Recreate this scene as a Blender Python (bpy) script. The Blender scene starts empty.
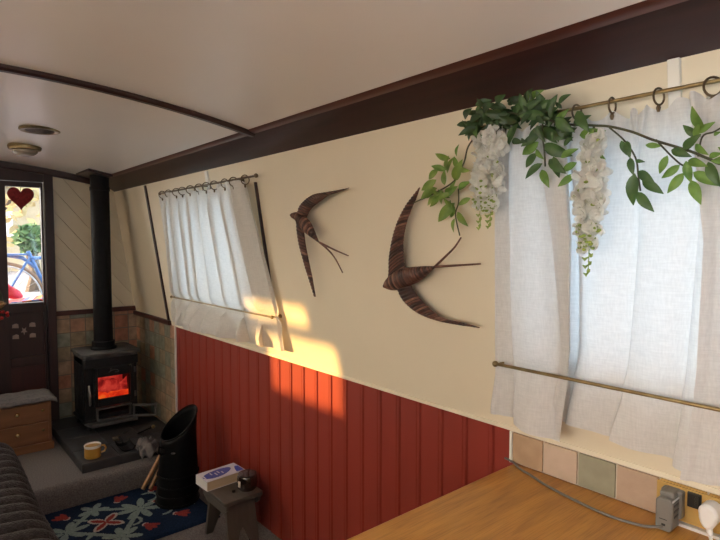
import bpy, bmesh, math, random
from mathutils import Vector, Matrix
random.seed(7)
PI = math.pi
sc = bpy.context.scene
COL = sc.collection

# ------------------------------------------------------------------ helpers
class MB:
    """collects geometry for ONE mesh object"""
    def __init__(s): s.v = []; s.f = []; s.m = []
    def add(s, vs, fs, mi=0):
        o = len(s.v); s.v += [tuple(q) for q in vs]
        s.f += [tuple(i + o for i in f) for f in fs]; s.m += [mi] * len(fs)
        return s
    def box(s, a, b, mi=0):
        (x0, y0, z0), (x1, y1, z1) = a, b
        v = [(x0,y0,z0),(x1,y0,z0),(x1,y1,z0),(x0,y1,z0),(x0,y0,z1),(x1,y0,z1),(x1,y1,z1),(x0,y1,z1)]
        return s.hexa(v, mi)
    def hexa(s, v, mi=0):
        return s.add(v, [(0,3,2,1),(4,5,6,7),(0,1,5,4),(1,2,6,5),(2,3,7,6),(3,0,4,7)], mi)
    def prism(s, poly, vec, mi=0):
        n = len(poly); d = Vector(vec)
        v = [tuple(p) for p in poly] + [tuple(Vector(p) + d) for p in poly]
        f = [tuple(range(n))[::-1], tuple(range(n, 2*n))] + [(i, (i+1) % n, (i+1) % n + n, i + n) for i in range(n)]
        return s.add(v, f, mi)
    def tube(s, pts, r, n=8, mi=0, cap=True, closed=False):
        P = [Vector(p) for p in pts]; N = len(P)
        R = r if isinstance(r, (list, tuple)) else [r] * N
        up = None; v = []
        for i, p in enumerate(P):
            if closed: t = P[(i+1) % N] - P[i-1]
            else: t = P[min(i+1, N-1)] - P[max(i-1, 0)]
            t = t.normalized() if t.length > 1e-9 else Vector((0,0,1))
            if up is None:
                up = Vector((0,0,1)) if abs(t.z) < .9 else Vector((1,0,0))
            a = (up - t * up.dot(t))
            if a.length < 1e-6: a = t.orthogonal()
            a.normalize(); b = t.cross(a); up = a
            for k in range(n):
                w = 2*PI*k/n
                v.append(p + (a*math.cos(w) + b*math.sin(w)) * R[i])
        f = []
        for i in range(N if closed else N-1):
            j = (i+1) % N
            for k in range(n):
                l = (k+1) % n
                f.append((i*n+k, i*n+l, j*n+l, j*n+k))
        if cap and not closed:
            f.append(tuple(range(n))[::-1]); f.append(tuple((N-1)*n + k for k in range(n)))
        return s.add(v, f, mi)
    def lathe(s, prof, c, n=32, mi=0, axis='Z'):
        v = []; N = len(prof)
        for (r, z) in prof:
            for k in range(n):
                w = 2*PI*k/n
                a, b = r*math.cos(w), r*math.sin(w)
                q = (a, b, z) if axis == 'Z' else ((z, a, b) if axis == 'X' else (a, z, b))
                v.append((c[0]+q[0], c[1]+q[1], c[2]+q[2]))
        f = []
        for i in range(N-1):
            for k in range(n):
                l = (k+1) % n
                f.append((i*n+k, i*n+l, (i+1)*n+l, (i+1)*n+k))
        if prof[0][0] > 1e-5: f.append(tuple(range(n))[::-1])
        if prof[-1][0] > 1e-5: f.append(tuple((N-1)*n+k for k in range(n)))
        return s.add(v, f, mi)
    def grid(s, fn, nu, nv, mi=0):
        v = [fn(i/nu, j/nv) for i in range(nu+1) for j in range(nv+1)]
        W = nv+1
        f = [(i*W+j, (i+1)*W+j, (i+1)*W+j+1, i*W+j+1) for i in range(nu) for j in range(nv)]
        return s.add(v, f, mi)
    def ball(s, c, r, n=10, mi=0, sq=(1,1,1)):
        v = []; f = []
        m = max(4, n//2+1)
        for i in range(m+1):
            th = PI*i/m
            for k in range(n):
                w = 2*PI*k/n
                v.append((c[0]+r*sq[0]*math.sin(th)*math.cos(w), c[1]+r*sq[1]*math.sin(th)*math.sin(w), c[2]+r*sq[2]*math.cos(th)))
        for i in range(m):
            for k in range(n):
                l = (k+1) % n
                f.append((i*n+k, (i+1)*n+k, (i+1)*n+l, i*n+l))
        return s.add(v, f, mi)

def mk(name, mb, mats, parent=None, smooth=True, bevel=0, solid=0, origin=None, sub=0, recalc=True):
    if not isinstance(mats, (list, tuple)): mats = [mats]
    base = Vector((0,0,0))
    if parent is not None:
        p = parent
        while p.parent is not None: p = p.parent
        base = Vector(p.location)
    else:
        if origin is None:
            xs = [q[0] for q in mb.v]; ys = [q[1] for q in mb.v]; zs = [q[2] for q in mb.v]
            origin = ((min(xs)+max(xs))/2, (min(ys)+max(ys))/2, min(zs))
        base = Vector(origin)
    me = bpy.data.meshes.new(name)
    me.from_pydata([tuple(Vector(q) - base) for q in mb.v], [], mb.f)
    for m in mats: me.materials.append(m)
    if len(mats) > 1:
        me.polygons.foreach_set('material_index', mb.m)
    bm = bmesh.new(); bm.from_mesh(me)
    bmesh.ops.remove_doubles(bm, verts=bm.verts, dist=1e-5)
    if recalc: bmesh.ops.recalc_face_normals(bm, faces=bm.faces)
    bm.to_mesh(me); bm.free()
    me.polygons.foreach_set('use_smooth', [bool(smooth)] * len(me.polygons))
    if smooth and smooth != 'all':
        try: me.set_sharp_from_angle(angle=math.radians(38))
        except Exception: pass
    o = bpy.data.objects.new(name, me); COL.objects.link(o)
    if parent is not None: o.parent = parent
    else: o.location = base
    if solid:
        m = o.modifiers.new('Solidify', 'SOLIDIFY'); m.thickness = solid; m.offset = 0
    if bevel:
        m = o.modifiers.new('Bevel', 'BEVEL'); m.width = bevel; m.segments = 2; m.limit_method = 'ANGLE'
    if sub:
        m = o.modifiers.new('Subsurf', 'SUBSURF'); m.levels = sub; m.render_levels = sub
    return o

def tag(o, label, cat, group=None):
    o['label'] = label; o['category'] = cat
    if group: o['group'] = group
    return o
def thing(name, label, cat, loc, group=None):
    o = bpy.data.objects.new(name, None); COL.objects.link(o)
    o.location = loc; o.empty_display_size = .05
    return tag(o, label, cat, group)
def struct(o):
    o['kind'] = 'structure'; return o

# ------------------------------------------------------------------ materials
def nt(name):
    m = bpy.data.materials.new(name); m.use_nodes = True
    n = m.node_tree; n.nodes.clear()
    return m, n
def N(t, typ, **kw):
    n = t.nodes.new(typ)
    for k, v in kw.items():
        if k in n.inputs: n.inputs[k].default_value = v
        else: setattr(n, k, v)
    return n
def L(t, a, ao, b, bi): t.links.new(a.outputs[ao], b.inputs[bi])
def ramp(t, stops):
    r = t.nodes.new('ShaderNodeValToRGB'); e = r.color_ramp.elements
    while len(e) > 1: e.remove(e[0])
    for i, (p, c) in enumerate(stops):
        if i == 0: e[0].position = p; q = e[0]
        else: q = e.new(p)
        q.color = (*c, 1)
    return r
def mat(name, c1, c2=None, scale=8, rough=.6, metal=0, bump=0, bscale=None, stretch=(1,1,1), spec=.5, detail=4, coat=0, sheen=0, wave=None):
    m, t = nt(name)
    out = N(t, 'ShaderNodeOutputMaterial'); b = N(t, 'ShaderNodeBsdfPrincipled')
    b.inputs['Roughness'].default_value = rough; b.inputs['Metallic'].default_value = metal
    b.inputs['Specular IOR Level'].default_value = spec
    b.inputs['Coat Weight'].default_value = coat; b.inputs['Sheen Weight'].default_value = sheen
    L(t, b, 'BSDF', out, 'Surface')
    tc = N(t, 'ShaderNodeTexCoord'); mp = N(t, 'ShaderNodeMapping'); mp.inputs['Scale'].default_value = stretch
    L(t, tc, 'Object', mp, 'Vector')
    no = N(t, 'ShaderNodeTexNoise'); no.inputs['Scale'].default_value = scale; no.inputs['Detail'].default_value = detail
    L(t, mp, 'Vector', no, 'Vector')
    if c2 is None: c2 = tuple(x*.86 for x in c1)
    r = ramp(t, [(.32, c2), (.68, c1)])
    L(t, no, 'Fac', r, 'Fac'); L(t, r, 'Color', b, 'Base Color')
    if bump:
        bn = N(t, 'ShaderNodeTexNoise'); bn.inputs['Scale'].default_value = bscale or scale*4; bn.inputs['Detail'].default_value = 3
        L(t, mp, 'Vector', bn, 'Vector')
        bu = N(t, 'ShaderNodeBump'); bu.inputs['Strength'].default_value = bump; bu.inputs['Distance'].default_value = .01
        L(t, bn, 'Fac', bu, 'Height'); L(t, bu, 'Normal', b, 'Normal')
    return m

M = {}
M['cream'] = mat('cream_paint', (.77,.68,.52), (.735,.65,.495), scale=3, rough=.5, bump=.03, bscale=60)
M['ceiling'] = mat('ceiling_paint', (.80,.755,.73), (.77,.73,.705), scale=2, rough=.32, bump=.015, bscale=40)
M['red'] = mat('red_paint', (.275,.034,.021), (.235,.029,.017), scale=5, rough=.45, bump=.03, bscale=50, stretch=(1,1,.15))
M['mahogany'] = mat('dark_mahogany', (.040,.014,.012), (.024,.010,.009), scale=6, rough=.38, stretch=(6,.6,6), bump=.03)
M['mahogany_light'] = mat('mahogany_moulding', (.095,.028,.018), (.06,.018,.013), scale=6, rough=.35, stretch=(6,.6,6))
M['door_wood'] = mat('dark_door_wood', (.034,.012,.010), (.022,.009,.008), scale=6, rough=.42, stretch=(6,6,.6), bump=.04)
M['door_red'] = mat('door_lower_wood', (.055,.013,.011), (.038,.010,.009), scale=6, rough=.45, stretch=(6,6,.6))
M['dado'] = mat('dado_wood', (.075,.018,.012), (.05,.012,.01), scale=8, rough=.4)
M['white'] = mat('white_gloss_paint', (.80,.78,.72), (.78,.76,.70), scale=6, rough=.35)
M['carpet'] = mat('grey_carpet', (.25,.225,.215), (.13,.118,.114), scale=160, rough=.95, bump=.6, bscale=260, spec=.1)
M['iron'] = mat('black_cast_iron', (.013,.013,.014), (.008,.008,.009), scale=30, rough=.5, spec=.3, bump=.08, bscale=120)
M['iron_dusty'] = mat('dusty_iron', (.10,.095,.092), (.045,.043,.043), scale=14, rough=.75, bump=.1, bscale=90)
M['flue'] = mat('black_flue', (.006,.006,.007), (.004,.004,.005), scale=20, rough=.55, spec=.15)
M['iron_worn'] = mat('worn_grey_iron', (.12,.115,.115), (.07,.068,.068), scale=40, rough=.5, metal=.3)
M['steel'] = mat('bright_steel', (.6,.6,.6), (.45,.45,.45), scale=30, rough=.3, metal=1)
M['slate'] = mat('slate', (.040,.038,.040), (.021,.020,.022), scale=12, rough=.55, bump=.15, bscale=50)
M['brass'] = mat('aged_brass', (.36,.275,.14), (.24,.175,.09), scale=30, rough=.33, metal=1)
M['brass_bright'] = mat('polished_brass', (.80,.62,.32), (.7,.52,.25), scale=30, rough=.25, metal=1)
M['bronze'] = mat('dark_bronze', (.19,.14,.09), (.11,.08,.05), scale=30, rough=.4, metal=1)
M['mustard'] = mat('mustard_enamel', (.50,.27,.045), (.44,.23,.04), scale=8, rough=.3, coat=.4)
M['enamel'] = mat('white_enamel', (.78,.76,.74), (.72,.70,.68), scale=8, rough=.3)
M['black_metal'] = mat('black_painted_metal', (.0045,.0045,.005), (.003,.003,.0035), scale=20, rough=.5, spec=.12)
M['stool'] = mat('grey_painted_wood', (.09,.077,.065), (.068,.059,.05), scale=9, rough=.55, stretch=(4,.7,1), bump=.06)
M['pine'] = mat('orange_pine', (.225,.098,.042), (.17,.072,.03), scale=7, rough=.45, stretch=(.5,4,5), bump=.03)
M['kindling'] = mat('split_wood', (.42,.25,.13), (.28,.15,.07), scale=20, rough=.7, stretch=(3,3,3), bump=.2)
M['coal'] = mat('coal', (.05,.045,.04), (.02,.02,.02), scale=30, rough=.4, bump=.3)
M['rag'] = mat('grey_rag', (.18,.165,.158), (.10,.09,.088), scale=25, rough=.9, bump=.3, bscale=80)
M['throw'] = mat('charcoal_plush', (.040,.034,.036), (.018,.015,.016), scale=60, rough=.95, bump=.7, bscale=160, sheen=.15, spec=.1)
M['sofa'] = mat('sofa_cloth', (.10,.09,.09), (.08,.07,.07), scale=40, rough=.9)
M['fleece'] = mat('grey_fleece', (.17,.158,.155), (.11,.103,.103), scale=60, rough=.95, bump=.5, bscale=160)
M['navy'] = mat('navy_pile', (.012,.026,.062), (.006,.014,.036), scale=120, rough=.95, bump=.5, bscale=200, spec=.1)
M['sage'] = mat('sage_pile', (.26,.33,.31), (.17,.23,.22), scale=90, rough=.95, bump=.5, bscale=200, spec=.1)
M['rug_red'] = mat('red_pile', (.32,.05,.045), (.23,.033,.03), scale=90, rough=.95, bump=.5, bscale=200, spec=.1)
M['rug_pale'] = mat('pale_pile', (.50,.42,.38), (.40,.33,.30), scale=90, rough=.95, bump=.5, bscale=200, spec=.1)
M['jar'] = mat('dark_brown_glass', (.022,.012,.009), (.014,.008,.006), scale=10, rough=.12, coat=.6)
M['paper_tag'] = mat('cream_paper', (.62,.56,.48), (.58,.52,.44), scale=20, rough=.7)
M['page'] = mat('book_pages', (.60,.50,.36), (.50,.41,.28), scale=12, rough=.8, stretch=(1,1,60))
M['page_white'] = mat('white_pages', (.70,.68,.66), (.6,.58,.56), scale=12, rough=.8, stretch=(1,1,60))
M['cover_white'] = mat('white_cover', (.66,.66,.72), (.60,.60,.68), scale=6, rough=.3)
M['cover_blue'] = mat('blue_print', (.03,.055,.40), (.024,.04,.30), scale=10, rough=.3)
M['leaf_green'] = mat('leaf_green', (.085,.17,.035), (.05,.11,.022), scale=60, rough=.5)
M['leaf_dark'] = mat('leaf_dark', (.028,.060,.020), (.016,.038,.013), scale=60, rough=.5)
M['leaf_bud'] = mat('bud_green', (.33,.42,.09), (.22,.32,.06), scale=60, rough=.5)
M['stem'] = mat('vine_stem', (.07,.075,.03), (.045,.035,.02), scale=40, rough=.6)
M['plastic_grey'] = mat('grey_plastic', (.20,.19,.175), (.175,.165,.15), scale=20, rough=.45)
M['plastic_white'] = mat('white_plastic', (.78,.76,.74), (.76,.74,.72), scale=20, rough=.35)
M['plastic_black'] = mat('black_plastic', (.015,.015,.014), (.01,.01,.01), scale=20, rough=.3)
M['cable'] = mat('grey_cable', (.16,.14,.125), (.13,.115,.10), scale=20, rough=.5)
M['heart_red'] = mat('heart_felt', (.30,.02,.025), (.16,.01,.012), scale=70, rough=.9, bump=.3)
M['inlay'] = mat('inlay_pale', (.36,.27,.23), (.28,.20,.17), scale=40, rough=.4)
M['berry'] = mat('red_berry', (.45,.02,.02), (.35,.015,.015), scale=10, rough=.3)
M['dried'] = mat('dried_flower', (.42,.25,.10), (.28,.15,.07), scale=30, rough=.8)
M['tile_tan'] = mat('tile_tan', (.50,.335,.205), (.43,.28,.165), scale=22, rough=.6, bump=.1)
M['tile_pink'] = mat('tile_pink', (.58,.44,.335), (.52,.39,.29), scale=22, rough=.6, bump=.1)
M['tile_green'] = mat('tile_green', (.33,.31,.22), (.28,.26,.185), scale=22, rough=.6, bump=.1)
M['tile_rose'] = mat('tile_rose', (.50,.36,.265), (.45,.32,.23), scale=22, rough=.6, bump=.1)
M['tile_ochre'] = mat('tile_ochre', (.58,.35,.095), (.52,.31,.08), scale=22, rough=.5, bump=.06)
M['grout'] = mat('pale_grout', (.60,.53,.43), (.55,.48,.39), scale=40, rough=.85)
M['brass_plate'] = mat('brass_plate', (.56,.36,.11), (.50,.32,.10), scale=10, rough=.45, metal=.3)
M['wheel_tan'] = mat('tan_tyre', (.33,.22,.15), (.25,.16,.11), scale=30, rough=.8)
M['bike_blue'] = mat('blue_frame_paint', (.06,.17,.42), (.05,.14,.36), scale=10, rough=.35)
M['bag_red'] = mat('pink_red_cloth', (.55,.03,.07), (.45,.02,.05), scale=12, rough=.7, bump=.2)
M['pave'] = mat('towpath', (.28,.26,.27), (.22,.21,.22), scale=6, rough=.9)
M['autumn'] = mat('autumn_leaves', (.55,.42,.20), (.42,.30,.13), scale=5, rough=.8)
M['evergreen'] = mat('bush_leaves', (.12,.20,.07), (.07,.13,.05), scale=5, rough=.8)
M['bark'] = mat('bark', (.10,.07,.05), (.06,.045,.03), scale=10, rough=.9)
M['stone'] = mat('stone_wall', (.55,.45,.30), (.38,.30,.19), scale=1.6, rough=.9)
M['hull'] = mat('dark_steel', (.03,.03,.035), None, scale=5, rough=.5)

# worktop: oak with grain
def wood_top():
    m, t = nt('oak_worktop')
    out = N(t, 'ShaderNodeOutputMaterial'); b = N(t, 'ShaderNodeBsdfPrincipled'); b.inputs['Roughness'].default_value = .33
    L(t, b, 'BSDF', out, 'Surface')
    tc = N(t, 'ShaderNodeTexCoord'); mp = N(t, 'ShaderNodeMapping'); mp.inputs['Scale'].default_value = (1.2, 9, 9)
    L(t, tc, 'Object', mp, 'Vector')
    no = N(t, 'ShaderNodeTexNoise'); no.inputs['Scale'].default_value = 3.5; no.inputs['Detail'].default_value = 7; no.inputs['Distortion'].default_value = .3
    L(t, mp, 'Vector', no, 'Vector')
    r = ramp(t, [(.25, (.32,.135,.026)), (.5, (.48,.215,.040)), (.75, (.57,.27,.056))])
    L(t, no, 'Fac', r, 'Fac')
    # fine pores
    mp2 = N(t, 'ShaderNodeMapping'); mp2.inputs['Scale'].default_value = (6, 160, 160); L(t, tc, 'Object', mp2, 'Vector')
    n2 = N(t, 'ShaderNodeTexNoise'); n2.inputs['Scale'].default_value = 2; n2.inputs['Detail'].default_value = 2; L(t, mp2, 'Vector', n2, 'Vector')
    r2 = ramp(t, [(.36, (.72,.66,.6)), (.5, (1,1,1))]); L(t, n2, 'Fac', r2, 'Fac')
    mx = N(t, 'ShaderNodeMix', data_type='RGBA', blend_type='MULTIPLY'); mx.inputs[0].default_value = .7
    L(t, r, 'Color', mx, 6); L(t, r2, 'Color', mx, 7); L(t, mx, 2, b, 'Base Color')
    return m
M['worktop'] = wood_top()

# random stone tiles on a 10 cm grid (u,v picked from object coordinates)
def tile_mat(name, axis):
    m, t = nt(name)
    out = N(t, 'ShaderNodeOutputMaterial'); b = N(t, 'ShaderNodeBsdfPrincipled'); b.inputs['Roughness'].default_value = .55
    L(t, b, 'BSDF', out, 'Surface')
    tc = N(t, 'ShaderNodeTexCoord'); sp = N(t, 'ShaderNodeSeparateXYZ'); L(t, tc, 'Object', sp, 'Vector')
    cb = N(t, 'ShaderNodeCombineXYZ'); L(t, sp, axis, cb, 'X'); L(t, sp, 'Z', cb, 'Y')
    sca = N(t, 'ShaderNodeVectorMath', operation='SCALE'); sca.inputs['Scale'].default_value = 10.0; L(t, cb, 'Vector', sca, 0)
    fl = N(t, 'ShaderNodeVectorMath', operation='FLOOR'); L(t, sca, 'Vector', fl, 0)
    fr = N(t, 'ShaderNodeVectorMath', operation='FRACTION'); L(t, sca, 'Vector', fr, 0)
    wn = N(t, 'ShaderNodeTexWhiteNoise', noise_dimensions='2D'); L(t, fl, 'Vector', wn, 'Vector')
    r = ramp(t, [(0, (.215,.165,.105)), (.18, (.15,.165,.125)), (.34, (.27,.18,.115)), (.5, (.29,.125,.075)), (.66, (.23,.185,.125)), (.8, (.17,.18,.14)), (.9, (.31,.16,.10))])
    r.color_ramp.interpolation = 'CONSTANT'
    L(t, wn, 'Value', r, 'Fac')
    no = N(t, 'ShaderNodeTexNoise'); no.inputs['Scale'].default_value = 22; no.inputs['Detail'].default_value = 5; L(t, tc, 'Object', no, 'Vector')
    rr = ramp(t, [(.3, (.95,.95,.95)), (.7, (1.75,1.75,1.75))]); L(t, no, 'Fac', rr, 'Fac')
    mx = N(t, 'ShaderNodeMix', data_type='RGBA', blend_type='MULTIPLY'); mx.inputs[0].default_value = 1
    L(t, r, 'Color', mx, 6); L(t, rr, 'Color', mx, 7)
    # grout mask
    s2 = N(t, 'ShaderNodeSeparateXYZ'); L(t, fr, 'Vector', s2, 'Vector')
    def edge(o):
        a = N(t, 'ShaderNodeMath', operation='SUBTRACT'); a.inputs[1].default_value = .5; L(t, s2, o, a, 0)
        c = N(t, 'ShaderNodeMath', operation='ABSOLUTE'); L(t, a, 0, c, 0); return c
    mxm = N(t, 'ShaderNodeMath', operation='MAXIMUM'); L(t, edge('X'), 0, mxm, 0); L(t, edge('Y'), 0, mxm, 1)
    g = N(t, 'ShaderNodeMapRange'); g.inputs['From Min'].default_value = .455; g.inputs['From Max'].default_value = .475; L(t, mxm, 0, g, 'Value')
    mg = N(t, 'ShaderNodeMix', data_type='RGBA'); L(t, g, 'Result', mg, 0); L(t, mx, 2, mg, 6); mg.inputs[7].default_value = (.19,.15,.11,1)
    L(t, mg, 2, b, 'Base Color')
    inv = N(t, 'ShaderNodeMath', operation='SUBTRACT'); inv.inputs[0].default_value = 1; L(t, g, 'Result', inv, 1)
    ad = N(t, 'ShaderNodeMath', operation='MULTIPLY_ADD'); L(t, no, 'Fac', ad, 0); ad.inputs[1].default_value = .3; L(t, inv, 0, ad, 2)
    bu = N(t, 'ShaderNodeBump'); bu.inputs['Strength'].default_value = .5; bu.inputs['Distance'].default_value = .004; L(t, ad, 0, bu, 'Height'); L(t, bu, 'Normal', b, 'Normal')
    return m
M['tiles_x'] = tile_mat('stone_tiles_front', 'X')
M['tiles_y'] = tile_mat('stone_tiles_side', 'Y')

def cloth_mat(name, col, trans=.5, weave=900):
    m, t = nt(name)
    out = N(t, 'ShaderNodeOutputMaterial')
    d = N(t, 'ShaderNodeBsdfDiffuse'); tr = N(t, 'ShaderNodeBsdfTranslucent'); mx = N(t, 'ShaderNodeMixShader'); mx.inputs[0].default_value = trans
    tc = N(t, 'ShaderNodeTexCoord')
    no = N(t, 'ShaderNodeTexNoise'); no.inputs['Scale'].default_value = 260; no.inputs['Detail'].default_value = 2
    mp = N(t, 'ShaderNodeMapping'); mp.inputs['Scale'].default_value = (1, 1, .12); L(t, tc, 'Object', mp, 'Vector'); L(t, mp, 'Vector', no, 'Vector')
    n3 = N(t, 'ShaderNodeTexNoise'); n3.inputs['Scale'].default_value = 260; n3.inputs['Detail'].default_value = 2
    mp3 = N(t, 'ShaderNodeMapping'); mp3.inputs['Scale'].default_value = (.12, .12, 1); L(t, tc, 'Object', mp3, 'Vector'); L(t, mp3, 'Vector', n3, 'Vector')
    ad = N(t, 'ShaderNodeMath', operation='ADD'); L(t, no, 'Fac', ad, 0); L(t, n3, 'Fac', ad, 1)
    r = ramp(t, [(.35, tuple(c*.88 for c in col)), (.65, col)]); 
    hf = N(t, 'ShaderNodeMath', operation='MULTIPLY'); hf.inputs[1].default_value = .5; L(t, ad, 0, hf, 0); L(t, hf, 0, r, 'Fac')
    L(t, r, 'Color', d, 'Color'); L(t, r, 'Color', tr, 'Color')
    n2 = N(t, 'ShaderNodeTexNoise'); n2.inputs['Scale'].default_value = 30; n2.inputs['Detail'].default_value = 4; L(t, tc, 'Object', n2, 'Vector')
    bu = N(t, 'ShaderNodeBump'); bu.inputs['Strength'].default_value = .22; bu.inputs['Distance'].default_value = .01; L(t, n2, 'Fac', bu, 'Height')
    L(t, bu, 'Normal', d, 'Normal'); L(t, bu, 'Normal', tr, 'Normal')
    L(t, d, 0, mx, 1); L(t, tr, 0, mx, 2); L(t, mx, 0, out, 'Surface')
    return m
M['linen'] = cloth_mat('white_linen', (.765,.755,.745), .26)
M['linen_small'] = cloth_mat('white_linen_small', (.755,.735,.695), .25)
M['linen_diffuser'] = cloth_mat('cream_linen_diffuser', (.88,.82,.70), .55)
M['petal'] = cloth_mat('white_petal', (.95,.95,.91), .5)

def leaf_mat(name, c1, c2, tr=.3):
    m, t = nt(name)
    out = N(t, 'ShaderNodeOutputMaterial'); b = N(t, 'ShaderNodeBsdfPrincipled'); b.inputs['Roughness'].default_value = .45
    tl = N(t, 'ShaderNodeBsdfTranslucent'); mx = N(t, 'ShaderNodeMixShader'); mx.inputs[0].default_value = tr
    tc = N(t, 'ShaderNodeTexCoord'); no = N(t, 'ShaderNodeTexNoise'); no.inputs['Scale'].default_value = 35; no.inputs['Detail'].default_value = 3
    L(t, tc, 'Object', no, 'Vector'); r = ramp(t, [(.35, c2), (.65, c1)]); L(t, no, 'Fac', r, 'Fac')
    L(t, r, 'Color', b, 'Base Color'); L(t, r, 'Color', tl, 'Color'); L(t, b, 0, mx, 1); L(t, tl, 0, mx, 2); L(t, mx, 0, out, 'Surface')
    return m
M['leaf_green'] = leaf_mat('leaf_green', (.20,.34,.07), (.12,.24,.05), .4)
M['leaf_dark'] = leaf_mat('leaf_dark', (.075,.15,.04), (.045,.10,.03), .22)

def glass_mat(name, tint=(1,1,1), refl=.06):
    m, t = nt(name)
    out = N(t, 'ShaderNodeOutputMaterial'); a = N(t, 'ShaderNodeBsdfTransparent'); a.inputs['Color'].default_value = (*tint, 1)
    g = N(t, 'ShaderNodeBsdfGlossy'); g.inputs['Roughness'].default_value = .05
    mx = N(t, 'ShaderNodeMixShader'); mx.inputs[0].default_value = refl
    L(t, a, 0, mx, 1); L(t, g, 0, mx, 2); L(t, mx, 0, out, 'Surface')
    return m
M['glass'] = glass_mat('window_glass')
M['stove_glass'] = glass_mat('stove_glass', (.85,.8,.78), .04)

M['wicker'] = [mat('brown_willow', (.16,.066,.042), (.075,.031,.02), scale=60, rough=.5), mat('dark_willow', (.055,.022,.016), (.03,.013,.010), scale=60, rough=.5), mat('pale_willow', (.29,.15,.10), (.17,.08,.052), scale=60, rough=.5)]

def fire_mat(name, stops, scale, strength, stretch):
    m, t = nt(name)
    out = N(t, 'ShaderNodeOutputMaterial'); e = N(t, 'ShaderNodeEmission'); e.inputs['Strength'].default_value = strength
    tc = N(t, 'ShaderNodeTexCoord'); mp = N(t, 'ShaderNodeMapping'); mp.inputs['Scale'].default_value = stretch; L(t, tc, 'Object', mp, 'Vector')
    no = N(t, 'ShaderNodeTexNoise'); no.inputs['Scale'].default_value = scale; no.inputs['Detail'].default_value = 3; no.inputs['Distortion'].default_value = .6
    L(t, mp, 'Vector', no, 'Vector'); r = ramp(t, stops); L(t, no, 'Fac', r, 'Fac'); L(t, r, 'Color', e, 'Color'); L(t, e, 0, out, 'Surface')
    return m
M['ember'] = fire_mat('glowing_embers', [(.3, (.5,.015,.006)), (.5, (.9,.055,.012)), (.7, (1,.20,.025))], 18, 1.05, (1,1,1))
M['flame'] = fire_mat('red_flames', [(.3, (.10,.006,.006)), (.47, (.45,.022,.018)), (.62, (.85,.075,.05)), (.75, (1,.16,.09))], 11, .85, (1,1,1.3))

# ------------------------------------------------------------------ room constants
XR, ZB, K = 1.36, .894, .155          # right wall foot, gunwale height, lean of the cabin side
CX = .2                               # centre line of the boat
XL = 2*CX - XR
YF, YB = 4.284, -2.2
def W(y, z, off=0.): return (XR - K*(z - ZB) - off, y, z)
def WL(y, z, off=0.): return (2*CX - W(y, z, off)[0], y, z)
def zc(x): return 1.992 - .112*(x-CX)**2

# ------------------------------------------------------------------ setting
struct(mk('floor', MB().box((XL-.1, YB, -.06), (XR+.1, 3.24, 0)), M['carpet']))
# raised step with a rounded carpet nose
b = MB(); prof = [(3.222,0),(3.214,.09),(3.218,.118),(3.230,.134),(3.248,.14),(YF+.05,.14),(YF+.05,-.06),(3.222,-.06)]
b.prism([(XL-.05,y,z) for y,z in prof], (XR-XL+.1, 0, 0)); struct(mk('raised_floor', b, M['carpet']))
# lower right wall
b = MB(); P = .1025; y = .979 - P*0; pts = []
ys = []
k = -32
while .979 + P*k < 3.5:
    ys.append(.979 + P*k); k += 1
sec = [(YB, XR+.004)]
for yy in ys:
    if yy < YB+.02: continue
    sec += [(yy-.006, XR+.004), (yy-.002, XR+.011), (yy+.002, XR+.011), (yy+.006, XR+.004)]
    sec += [(yy+.016, XR+.004), (yy+.018, XR+.0065), (yy+.020, XR+.004)]
sec = [s for s in sec if s[0] < 3.49] + [(3.497, XR+.004)]
n = len(sec)
v = [(x, y, 0) for y, x in sec] + [(x, y, ZB+.004) for y, x in sec] + [(XR+.06, YB, 0), (XR+.06, 3.497, 0), (XR+.06, YB, ZB), (XR+.06, 3.497, ZB)]
f = [(i, i+1, n+i+1, n+i) for i in range(n-1)] + [(2*n, 2*n+1, 2*n+3, 2*n+2)]
b.add(v, f); struct(mk('wall_right', b, M['red'], smooth=False))
struct(mk('wall_right_tiles', MB().box((XR+.002, 3.497, .1), (XR+.06, YF, ZB)), M['tiles_y'], smooth=False, origin=(0,0,0)))
struct(mk('trim_5', MB().box((XR-.006, 3.492, .10), (XR+.01, 3.502, ZB)), M['white'], smooth=False))

# leaning upper walls with window openings
def lean_wall(name, fn, ybr, holes, z0=ZB, z1=1.90, t=.06, mm='cream'):
    ysb = sorted(set([ybr[0], ybr[1]] + [h[i] for h in holes for i in (0,1)]))
    zsb = sorted(set([z0, z1] + [h[i] for h in holes for i in (2,3)]))
    b = MB()
    for i in range(len(ysb)-1):
        for j in range(len(zsb)-1):
            ym, zm = (ysb[i]+ysb[i+1])/2, (zsb[j]+zsb[j+1])/2
            if any(h[0] < ym < h[1] and h[2] < zm < h[3] for h in holes): continue
            a0,a1,c0,c1 = ysb[i], ysb[i+1], zsb[j], zsb[j+1]
            b.hexa([fn(a0,c0,0), fn(a1,c0,0), fn(a1,c0,-t), fn(a0,c0,-t), fn(a0,c1,0), fn(a1,c1,0), fn(a1,c1,-t), fn(a0,c1,-t)])
    return struct(mk(name, b, M[mm], smooth=False))
H1 = (2.315, 3.24, 1.10, 1.69)
H2 = (-.30, .80, 1.13, 1.68)
lean_wall('wall_right_upper', W, (YB, YF), [H1, H2])
H3a = (2.85, 3.46, 1.12, 1.425); H3b = (3.01, 3.46, 1.45, 1.57)
H4 = (.9, 1.9, 1.1, 1.68); H5 = (-.5, .75, 1.1, 1.68); H6 = (3.62, 4.12, 1.1, 1.66)
lean_wall('wall_left_upper', WL, (YB, YF), [H3a, H3b, H4, H5, H6])
struct(mk('wall_left', MB().box((XL-.06, YB, 0), (XL, YF, ZB)), M['red'], smooth=False))
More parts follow.
